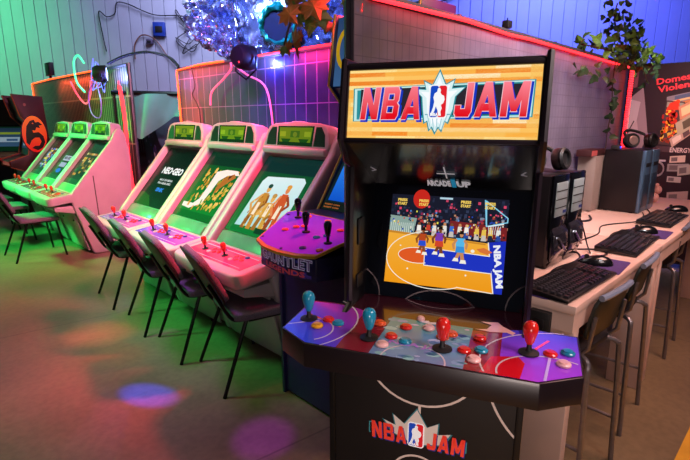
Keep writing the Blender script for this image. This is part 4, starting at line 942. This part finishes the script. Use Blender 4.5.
KB = [(2.06, .69, -2, 'black keyboard on the bench end nearest the basketball cabinet'), (2.97, .715, 2, 'black keyboard in the middle of the bench, by the bench joint'), (3.9, .745, 0, 'black keyboard furthest along the bench, towards the poster')]
kbp = make_keyboard()
for i, (u, v, a, lab) in enumerate(KB):
    o = kbp if i == 0 else copy_tree(kbp)
    o.scale = (1.22, 1.2, 1.1) if i else (1.15, 1.12, 1.1); o.location = (u, v, ZD+.004); o.rotation_euler = (0, 0, R(a)); tag(o, lab, 'keyboard', 'black keyboards on the bench')
# mouse mats and mice
M_pad = mat('purple_mat', '#4a3474', .8, noise=.15, scale=50)
for u, v, a, lab in ((2.45, .70, 4, 'purple mouse mat beside the nearest keyboard'), (3.38, .71, 2, 'purple mouse mat between the middle and far keyboards'), (1.9, .79, 0, 'purple mat under the near left corner keyboard')):
    o = MB().prism(rrect(.26 if u != 1.9 else .2, .22, .015), 0, .003, 'z').build('mouse_mat', M_pad, None); o.location = (u, v, ZD+.0005); o.rotation_euler = (0, 0, R(a)); tag(o, lab, 'mouse mat', 'purple mouse mats')
def make_mouse():
    t = thing('mouse', 'proto', 'mouse'); b = bmesh.new(); bmesh.ops.create_uvsphere(b, u_segments=20, v_segments=12, radius=1)
    for v in b.verts:
        z = max(v.co.z, 0); v.co = Vector((v.co.x*.033*(1-.12*v.co.y), v.co.y*.06, z*.036*(1-.25*v.co.y)))
    MB().bm(b).build('shell', mat('glossy_black_mouse', '#0d0c0f', .22, noise=.15, scale=20, coat=.4), t)
    MB().lathe([(.008, -.003), (.009, 0), (.008, .003)], 10, T(0, .03, .0315) @ RY(90)).build('scroll_wheel', M_blackmatte, t); return t
mp_ = make_mouse()
for i, (u, v, a, lab) in enumerate(((2.43, .715, 30, 'black mouse right of the nearest keyboard'), (3.36, .735, 30, 'black mouse beyond the middle keyboard, on a purple mat'), (4.38, .76, 30, 'black mouse beyond the far keyboard'))):
    o = mp_ if i == 0 else copy_tree(mp_)
    o.scale = (1.3, 1.35, 1.2); o.location = (u, v, ZD+.004); o.rotation_euler = (0, 0, R(a)); tag(o, lab, 'mouse', 'black mice on the bench')
# computer towers
M_case = mat('black_steel_case', '#1a1417', .4, .2, noise=.15, scale=10)
def tower(label, u, v, w, h, d, kind, rz=0):
    t = thing('computer_tower', label, 'computer', (u, v, ZD), rz)
    MB().box(-w/2, w/2, .006, d, .006, h, .004).build('case', M_case if kind != 'grey' else mat('warm_grey_case', '#8f8078', .5, noise=.1, scale=8), t)
    if kind == 'silver':
        bz = MB().box(-w/2, w/2, -.012, .01, .004, h+.004, .008).build('front_bezel', M_blackgloss, t)
        MB().box(-w/2+.03, w/2-.03, -.016, -.010, h*.56, h*.93, .003).build('drive_plate', mat('pale_silver_plate', '#b8c8c8', .3, .5, noise=.1, scale=14), t)
        g_ = MB()
        for k in range(3): g_.box(-w/2+.03, w/2-.03, -.0175, -.0155, h*(.66+.09*k)-.002, h*(.66+.09*k)+.002)
        g_.build('drive_slot', M_blackmatte, t)
        MB().box(w/2-.07, w/2-.035, -.018, -.0155, h*.59, h*.62).build('port_plate', M_blueb, t)
        b = MB()
        b.prism([(-.012, h*.45), (-.03, h*.38), (-.034, h*.2), (-.012, .03)], -w/2+.012, w/2-.012, 'x', .004); b.build('front_grille', mat('smoky_front_grille', '#2a272e', .15, .3, noise=.4, scale=30, coat=.5), t)
        MB().tube([(-w/2+.05, -.036, h*.34), (0, -.042, h*.24), (w/2-.04, -.038, h*.16)], .006, 6).build('chrome_arc', mat('chrome_trim', '#b8b4b8', .15, .9, noise=.05), t)
    elif kind == 'blue':
        MB().box(-w/2, w/2, -.02, .01, .004, h, .012).build('front_bezel', mat('slate_blue_bezel', '#4f6f8c', .3, .3, noise=.15, scale=10, coat=.3), t)
        MB().box(-w/2+.02, w/2-.02, -.024, -.016, h*.1, h*.62, .006).build('front_grille', mat('dark_slate_grille', '#2b3b4c', .35, .2, noise=.2, scale=20), t)
        MB().box(-w/2+.03, w/2-.03, -.023, -.018, h*.74, h*.8, .002).build('drive_slot', M_blackmatte, t)
    for x in (-w/2+.03, w/2-.03):
        for y in (.04, d-.04): MB().box(x-.012, x+.012, y-.012, y+.012, 0, .008).build('foot', M_blackmatte, t)
    return t
tower('black tower with a silver drive plate, left one of the nearest pair', 2.275, .86, .19, .435, .40, 'silver')
tower('black tower with a silver drive plate, right one of the nearest pair', 2.48, .86, .19, .435, .40, 'silver')
tower('dark tower with a slate blue front, left one of the far pair', 4.125, .95, .19, .47, .26, 'blue')
tower('dark tower with a slate blue front, right one of the far pair', 4.33, .95, .19, .47, .26, 'blue')
tower('warm grey computer case standing side-on between the two tower pairs', 4.30, 1.285, .13, .42, .42, 'grey', 90)
# headphones
def make_phones():
    t = thing('headphones', 'proto', 'headphones')
    MB().tube([(.085*math.cos(R(a)), .01+.085*math.sin(R(a)), .012+.05*math.sin(R(a))) for a in range(0, 181, 15)], .009, 8).build('headband', M_blackmatte, t)
    for s in (-1, 1):
        M = T(s*.075, 0, .0) @ RZ(s*14) @ RX(80)
        c = MB().lathe([(.03, -.024), (.042, -.018), (.045, 0), (.04, .012)], 18, M).build('ear_cup', mat('dark_brown_cup', '#2b1a1a', .3, noise=.2, scale=20, coat=.4), t)
        MB().lathe([(.042, .010), (.045, .020), (.038, .028), (.030, .026), (.028, .016)], 18, M).build('cushion', M_blackmatte, c)
        if s < 0: MB().lathe([(.026, .02), (.028, .03), (.018, .033), (.006, .031)], 14, M).build('cup_badge', mat('silver_badge', '#c8a8a0', .25, .7, noise=.1), c)
    return t
ph = make_phones()
for i, (u, v, z, e, lab) in enumerate(((2.345, .96, ZD+.435+.062, (0, 0, -18), 'headphones lying on the nearest computer tower'), (4.27, 1.04, ZD+.47+.062, (0, 0, -30), 'headphones lying on the far pair of dark towers'))):
    o = ph if i == 0 else copy_tree(ph)
    o.scale = (1.25,)*3; o.location = (u, v, z); o.rotation_euler = tuple(R(a) for a in e); tag(o, lab, 'headphones', 'headphones on the towers')
t = thing('power_strip', 'small black adapter with blue lights on the far dark tower', 'power strip', (4.08, 1.15, ZD+.47), 10)
MB().box(-.07, .07, -.03, .03, 0, .03, .005).build('casing', M_blackmatte, t)
for k in (-.04, 0): MB().box(k-.008, k+.008, -.033, -.029, .012, .022).build('indicator', mat('blue_indicator', '#2a3aff', .3, emit='#2a40ff', estr=4), t)
t = thing('small_box', 'small red-labelled box on the grey computer case', 'box', (3.97, 1.29, ZD+.42), 0)
MB().box(-.16, .16, -.055, .055, 0, .05, .004).build('carton', mat('dark_wine_carton', '#3a1518', .6, noise=.2), t); MB().box(-.155, -.04, -.057, -.054, .006, .044).build('label_patch', mat('salmon_label', '#c05a58', .6, noise=.1), t)
# cables on the bench
def bc(label, pts, r=.004): return cable(label, [(x, y, ZD+r+.001+dz_) for x, y, dz_ in pts], r, M_cable, 6)
bc('black keyboard cable running behind the nearest keyboard', [(2.0, .77, 0), (2.2, .82, 0), (2.45, .80, 0), (2.62, .88, 0), (2.8, 1.1, 0)])
bc('black mouse lead curling over the bench to the nearest tower', [(2.4, .74, 0), (2.55, .76, 0), (2.66, .73, 0), (2.72, .80, 0), (2.64, .90, 0), (2.66, .98, 0)])
bc('black lead drooping down the right side of the nearest tower pair', [(2.60, .98, .38), (2.62, .94, .30), (2.68, .88, .14), (2.68, .84, .03), (2.62, .80, 0)])
bc('long black cable crossing the bench in front of the far towers', [(2.75, .95, 0), (3.1, .92, 0), (3.4, .98, 0), (3.7, .86, 0), (3.95, .88, 0), (4.1, .92, 0)])
bc('thin black cable trailing behind the middle keyboard', [(2.9, .80, 0), (3.2, .86, 0), (3.5, .80, 0), (3.8, .84, 0), (4.2, .90, 0), (4.6, 1.1, 0)])
bc('black cable bundle lying between the towers', [(2.9, 1.2, 0), (3.1, 1.12, 0), (3.3, 1.2, 0), (3.5, 1.1, 0), (3.68, 1.16, 0)], .007)
t = thing('socket_block', 'black socket block under the near bench corner', 'socket', (1.775, .70, 0.765), 0)
MB().box(0, .028, -.04, .04, -.03, .06, .004).build('casing', M_blackmatte, t); MB().box(-.004, .002, -.02, .02, -.01, .03, .002).build('socket_face', M_case, t)

# ================================================================== low-backed stools at the bench
def make_stool():
    t = thing('bar_stool', 'proto', 'stool')
    MB().prism(rrect(.36, .34, .05), -.012, .014, 'z', .006, T(0, .02, .62)).build('seat', M_shell, t)
    bk = MB().prism([(x, y) for x, y in rrect(.32, .20, .045)], -.008, .008, 'z', .005, T(0, -.185, .785) @ RX(102), 2); bk.v = [(x, y+.5*x*x, z) for x, y, z in bk.v]
    bk.build('backrest', mat('dark_moss_shell', '#1c2320', .45, noise=.2, scale=20), t)
    rm = MB().tube([(x, -.185-.03+.5*x*x-.0, .888-abs(x)*.04) for x in [-.15+.0375*k for k in range(9)]], .013, 8); rm.build('top_rim', mat('blue_grey_rim', '#7f8fa8', .3, noise=.1, coat=.3), t)
    for s in (-1, 1):
        MB().tube(spline([(s*.16, .17, .60), (s*.17, .19, .55), (s*.185, .22, 0)], 4), .0115, 8).build('leg', M_steel, t)
        MB().tube(spline([(s*.13, -.14, .615), (s*.15, -.18, .60), (s*.165, -.19, .53), (s*.185, -.21, 0)], 5), .0115, 8).build('leg', M_steel, t)
        MB().tube([(s*.178, -.195, .22), (s*.178, .208, .22)], .008, 8).build('foot_rail', M_steel, t)
        MB().tube([(s*.14, -.13, .61), (s*.15, -.175, .66), (s*.15, -.19, .8)], .009, 8).build('back_support', M_steel, t)
    MB().tube([(-.178, .21, .3), (.178, .21, .3)], .008, 8).build('foot_rail', M_steel, t)
    return t
sp0 = make_stool()
for i, (u, v, a, lab) in enumerate(((2.09, .72, -4, 'low-backed grey tube stool at the near bench end'), (2.66, .74, 2, 'low-backed grey tube stool, second along the bench'), (3.75, .78, 3, 'low-backed grey tube stool at the far bench, below the far keyboard'))):
    o = sp0 if i == 0 else copy_tree(sp0)
    o.location = (u, v, 0); o.rotation_euler = (0, 0, R(a)); tag(o, lab, 'stool', 'low-backed stools along the bench')

# ================================================================== big poster beyond the bench
t = thing('poster_stand', 'dark standing poster of game pictures with red title lettering, beyond the bench', 'poster', (6.0, 1.66, 0), -90)
MB().box(0, 1.02, 0, .03, .05, 2.13, .004).build('board', M_blackmatte, t)
for x in (.15, .87): MB().box(x-.04, x+.04, -.12, .25, 0, .05, .006).build('foot', M_blackmatte, t)
p = Pic(); p.rect(0, .06, 1.02, 2.125, '#2a171c'); random.seed(41)
p.poly([(0, 1.05), (0, 1.75), (.16, 1.9), (.26, 1.4), (.20, 1.2)], '#8a6a70'); p.poly([(.02, 1.3), (.12, 1.36), (.15, 1.75), (.05, 1.78)], '#b08f94'); p.poly([(0, 1.2), (.16, 1.45), (.14, 1.55), (0, 1.4)], '#a88488'); p.line([(.03, 1.5), (.06, 1.42), (.11, 1.55)], .012, '#3a2428')
p.rect(0, 1.9, .1, 2.12, '#7a3a44')
n_t2 = len(p.p)
def card(x, y, w_, h_, rot, c, extra):
    ca, sa = math.cos(R(rot)), math.sin(R(rot)); f = lambda a, b: (x+a*ca-b*sa, y+a*sa+b*ca)
    p.poly([f(0, 0), f(w_, 0), f(w_, h_), f(0, h_)], c)
    for (a0, b0, a1, b1, cc) in extra: p.poly([f(a0*w_, b0*h_), f(a1*w_, b0*h_), f(a1*w_, b1*h_), f(a0*w_, b1*h_)], cc)
card(.20, 1.535, .55, .10, 8, '#7a6a70', [(.1, .3, .9, .5, '#c8a070'), (.2, .5, .8, .9, '#4a5068'), (.0, .0, .9, .2, '#b86a3a')])
card(.16, 1.15, .26, .45, -4, '#46302f', [(.05, .85, .95, .97, '#8a8070')])
for k in range(70):
    a = random.uniform(0, 6.28); r = abs(random.gauss(0, .07)); x = .30+r*math.cos(a); y = 1.42+r*1.1*math.sin(a); p.disc(x, y, random.uniform(.012, .035), random.uniform(.012, .035), random.choice(['#e03a14', '#f07a1a', '#c02010', '#f0b030', '#a01810']), 7, lift=(k % 20 == 0))
p.poly([(.20, 1.50), (.40, 1.50), (.38, 1.56), (.32, 1.59), (.24, 1.57)], '#c8301a')
for k in range(40): p.disc(random.uniform(.18, .42), random.uniform(1.17, 1.32), random.uniform(.01, .03), .015, random.choice(['#c83a1a', '#e07a20', '#8a2a14', '#d8a040']), 7, lift=(k == 0))
card(.36, 1.12, .3, .1, 30, '#b88a7a', [(.1, .2, .5, .8, '#d8b0a0'), (.6, .1, .9, .9, '#5a4040')]); card(.42, 1.4, .3, .14, 20, '#c0785a', [(.1, .2, .6, .8, '#e0b080')]); card(.42, 1.24, .3, .14, 25, '#a89078', [(.3, .2, .8, .8, '#584838')])
p.rect(.12, 1.04, .36, 1.1, '#4a3034'); p.text('ENERGY', .34, 1.04, .3, .05, '#d0a8a4', .02)
for x, y, w_, h_, r, c in ((.36, .93, .22, .07, 4, '#c8a090'), (.34, .84, .3, .08, 2, '#8f7a78'), (.5, .8, .25, .1, 8, '#a08a80'), (.36, .73, .2, .06, 0, '#b0948c'), (.4, .5, .3, .12, 6, '#a8827c')): card(x, y, w_, h_, r, c, [(.1, .2, .5, .8, '#6a5454')])
p.arc(.2, .86, .09, .07, -110, 100, .022, '#b8a0a0'); p.line([(.17, .95), (.3, .95)], .02, '#b8a0a0')
p.p = p.p[:n_t2]+[([(.27+.62*a, b+.16 if b > 1.1 else b+.19) for a, b in pts], c, l) for pts, c, l in p.p[n_t2:]]
p.text('Domestic', .28, 1.915, .40, .065, '#e03840', .03, rot=9); p.text('Violence', .30, 1.835, .38, .065, '#e03840', .03, rot=10)
p.build('printed_sheet', M_print, t, (0, -.0008, 0), (1, 0, 0), (0, 0, 1), eps=.00012)
# small odds and ends at the far end of the bench
t = thing('plush_toy', 'small pink stuffed toy sitting at the far bench end', 'toy', (4.72, 1.0, ZD), 0)
def ball(x, y, z, r, s=(1, 1, 1)):
    b = bmesh.new(); bmesh.ops.create_uvsphere(b, u_segments=14, v_segments=10, radius=r)
    for v in b.verts: v.co = Vector((x+v.co.x*s[0], y+v.co.y*s[1], z+v.co.z*s[2]))
    return b
M_pl = mat('pink_plush', '#d8a29a', .9, noise=.2, scale=60, bump=.1)
b = MB(); b.bm(ball(0, 0, .045, .05, (1, .9, .9))); b.build('body', M_pl, t); MB().bm(ball(.01, -.02, .11, .038)).build('head', M_pl, t)
for s in (-1, 1): MB().bm(ball(s*.025, -.015, .15, .014)).build('ear', M_pl, t)

# ================================================================== lights
def area(name, loc, target, size, power, col, spread=180):
    l = bpy.data.lights.new(name, 'AREA'); l.energy = power; l.color = col; l.size = size; l.spread = R(spread); o = bpy.data.objects.new(name, l); C.objects.link(o)
    o.location = loc; o.rotation_euler = (Vector(target)-Vector(loc)).to_track_quat('-Z', 'Y').to_euler(); return o
def spot(name, loc, target, power, col, ang, blend=.5, r=.05):
    l = bpy.data.lights.new(name, 'SPOT'); l.energy = power; l.color = col; l.spot_size = R(ang); l.spot_blend = blend; l.shadow_soft_size = r; o = bpy.data.objects.new(name, l); C.objects.link(o)
    o.location = loc; o.rotation_euler = (Vector(target)-Vector(loc)).to_track_quat('-Z', 'Y').to_euler(); return o
def point(name, loc, power, col, r=.06):
    l = bpy.data.lights.new(name, 'POINT'); l.energy = power; l.color = col; l.shadow_soft_size = r; o = bpy.data.objects.new(name, l); C.objects.link(o); o.location = loc; return o
# wall wash: blue right, lilac middle, green left
area('blue_wall_wash', (8.6, 3.4, 5.8), (10.6, 4.0, 3.2), 1.6, 420, (.10, .13, 1), 130)
area('lilac_wall_wash', (4.4, 7.0, 6.0), (6.0, 9.2, 3.0), 2.5, 210, (.52, .55, 1), 130)
area('green_wall_wash', (.4, 10.4, 5.2), (1.4, 13.4, 2.4), 1.4, 90, (.12, 1, .40), 110)
# coloured lamps over the cabinets
area('green_cabinet_lamp', (-.6, 8.6, 3.0), (1.6, 7.0, .9), .5, 85, (.03, 1, .16), 62)
area('green_row_lamp', (-.2, 4.4, 2.9), (1.65, 3.5, .75), .5, 15, (.06, 1, .22), 48)
area('pink_side_lamp', (1.3, 3.1, 3.0), (2.0, 6.0, .8), .5, 44, (1, .22, .36), 80)
area('magenta_panel_lamp', (1.0, 3.2, 2.8), (1.4, 3.1, .7), .4, 9, (.62, .12, 1), 80)
area('warm_bench_lamp', (3.0, -.1, 3.2), (3.0, .9, .8), 1.2, 42, (1, .50, .40), 120)
area('front_soft_lamp', (1.2, -1.1, 2.7), (1.0, .7, .9), .9, 14, (1, .80, .78), 100)
area('floor_soft_fill', (.2, 3.0, 4.2), (.6, 3.0, 0), 2.0, 11, (1, .80, .52), 90)  # unseen area light added as warm ambient fill
spot('blue_floor_spot', (.0, 4.9, 1.7), (.95, 2.58, 0), 3000, (.03, .04, 1), 5, .8, .01)
spot('magenta_floor_spot', (.1, .6, 3.2), (1.2, 1.78, 0), 700, (.4, .02, 1), 6, .8, .02)
spot('red_floor_spot', (.0, 4.9, 3.3), (1.02, 3.65, 0), 750, (1, .10, .02), 9, .9, .05); spot('red_floor_spot', (.0, 4.9, 3.3), (1.0, 3.2, 0), 260, (1, .10, .02), 7, .9, .05)
spot('leaf_fill', (.6, .9, 2.0), (1.9, 2.12, 2.2), 16, (1, .8, .6), 20, .6); spot('green_floor_spot', (-.9, 3.4, 3.2), (.4, 2.6, 0), 45, (.2, 1, .25), 30, 1)  # leaf light is added and unseen, only to brighten the leaves
area('violet_fence_fill', (1.5, 3.4, 3.3), (2.9, 3.7, 1.75), .3, 9, (.26, .08, 1), 44)  # added unseen light that turns the fence more violet
area('grey_fence_fill', (2.0, -.2, 3.0), (3.0, 1.38, 1.6), .5, 13, (.92, .94, 1), 60)  # added unseen light that brightens the grey fence
area('pink_rail_lamp', (2.1, 2.3, 2.75), (2.0, 3.5, 1.0), .25, 26, (1, .03, .16), 80)
def glow(name, loc, target, sx, sy, power, col, spread=160):
    o = area(name, loc, target, sx, power, col, spread); o.data.shape = 'RECTANGLE'; o.data.size = sx; o.data.size_y = sy; return o
point('blue_stage_glow', (2.85, 3.86, 2.08), 14, (.12, .18, 1), .02); point('blue_far_glow', (2.45, 6.8, 2.12), 14, (.2, .2, 1), .03)
area('foil_blue_fill', (2.0, 3.6, 3.7), (3.7, 4.7, 2.7), .4, 40, (.2, .3, 1), 70)  # added unseen light that brightens the foil in blue
area('foil_white_fill', (2.3, 6.0, 3.6), (3.4, 5.2, 2.7), .2, 12, (.8, .85, 1), 60)  # added unseen white light on the foil
glow('red_post_glow', (2.72, 5.62, 1.7), (2.9, 5.55, 1.7), .08, 1.0, 5, (1, .03, .03)); glow('red_top_glow', (2.76, 5.2, 2.13), (2.9, 5.2, 1.95), .9, .04, 3.5, (1, .05, .03)); glow('pink_top_glow', (2.78, 3.3, 2.12), (2.9, 3.3, 2.0), .5, .04, 4, (1, .03, .14))
glow('red_top_glow', (2.3, 1.28, 2.02), (2.3, 1.38, 1.9), 1.3, .04, .9, (1, .05, .05)); glow('red_top_glow', (3.9, 1.28, 2.0), (3.9, 1.38, 1.88), 1.6, .04, .8, (1, .05, .05))
glow('red_top_glow', (2.46, 8.6, 2.2), (2.6, 8.6, 2.0), 2.0, .04, 9, (1, .08, .03))
area('red_cabinet_glow', (2.25, 1.35, 2.75), (2.1, 2.2, 1.2), .2, 60, (1, .03, .07), 60); area('gap_fill', (2.2, 5.6, 2.9), (3.2, 6.7, 1.6), .3, 5, (.6, .9, 1), 60); area('poster_fill', (4.7, .5, 2.7), (6.0, 1.3, 1.5), .3, 8, (1, .72, .7), 60); area('deck_front_fill', (-.1, -.25, .9), (.95, .65, .75), .3, 1.2, (1, .8, .75), 60)  # gap, poster and deck front lights are added, unseen fill
wd = bpy.data.worlds.new('hall'); SC.world = wd; wd.use_nodes = True; wd.node_tree.nodes['Background'].inputs[0].default_value = (.55, .55, .8, 1); wd.node_tree.nodes['Background'].inputs[1].default_value = .05
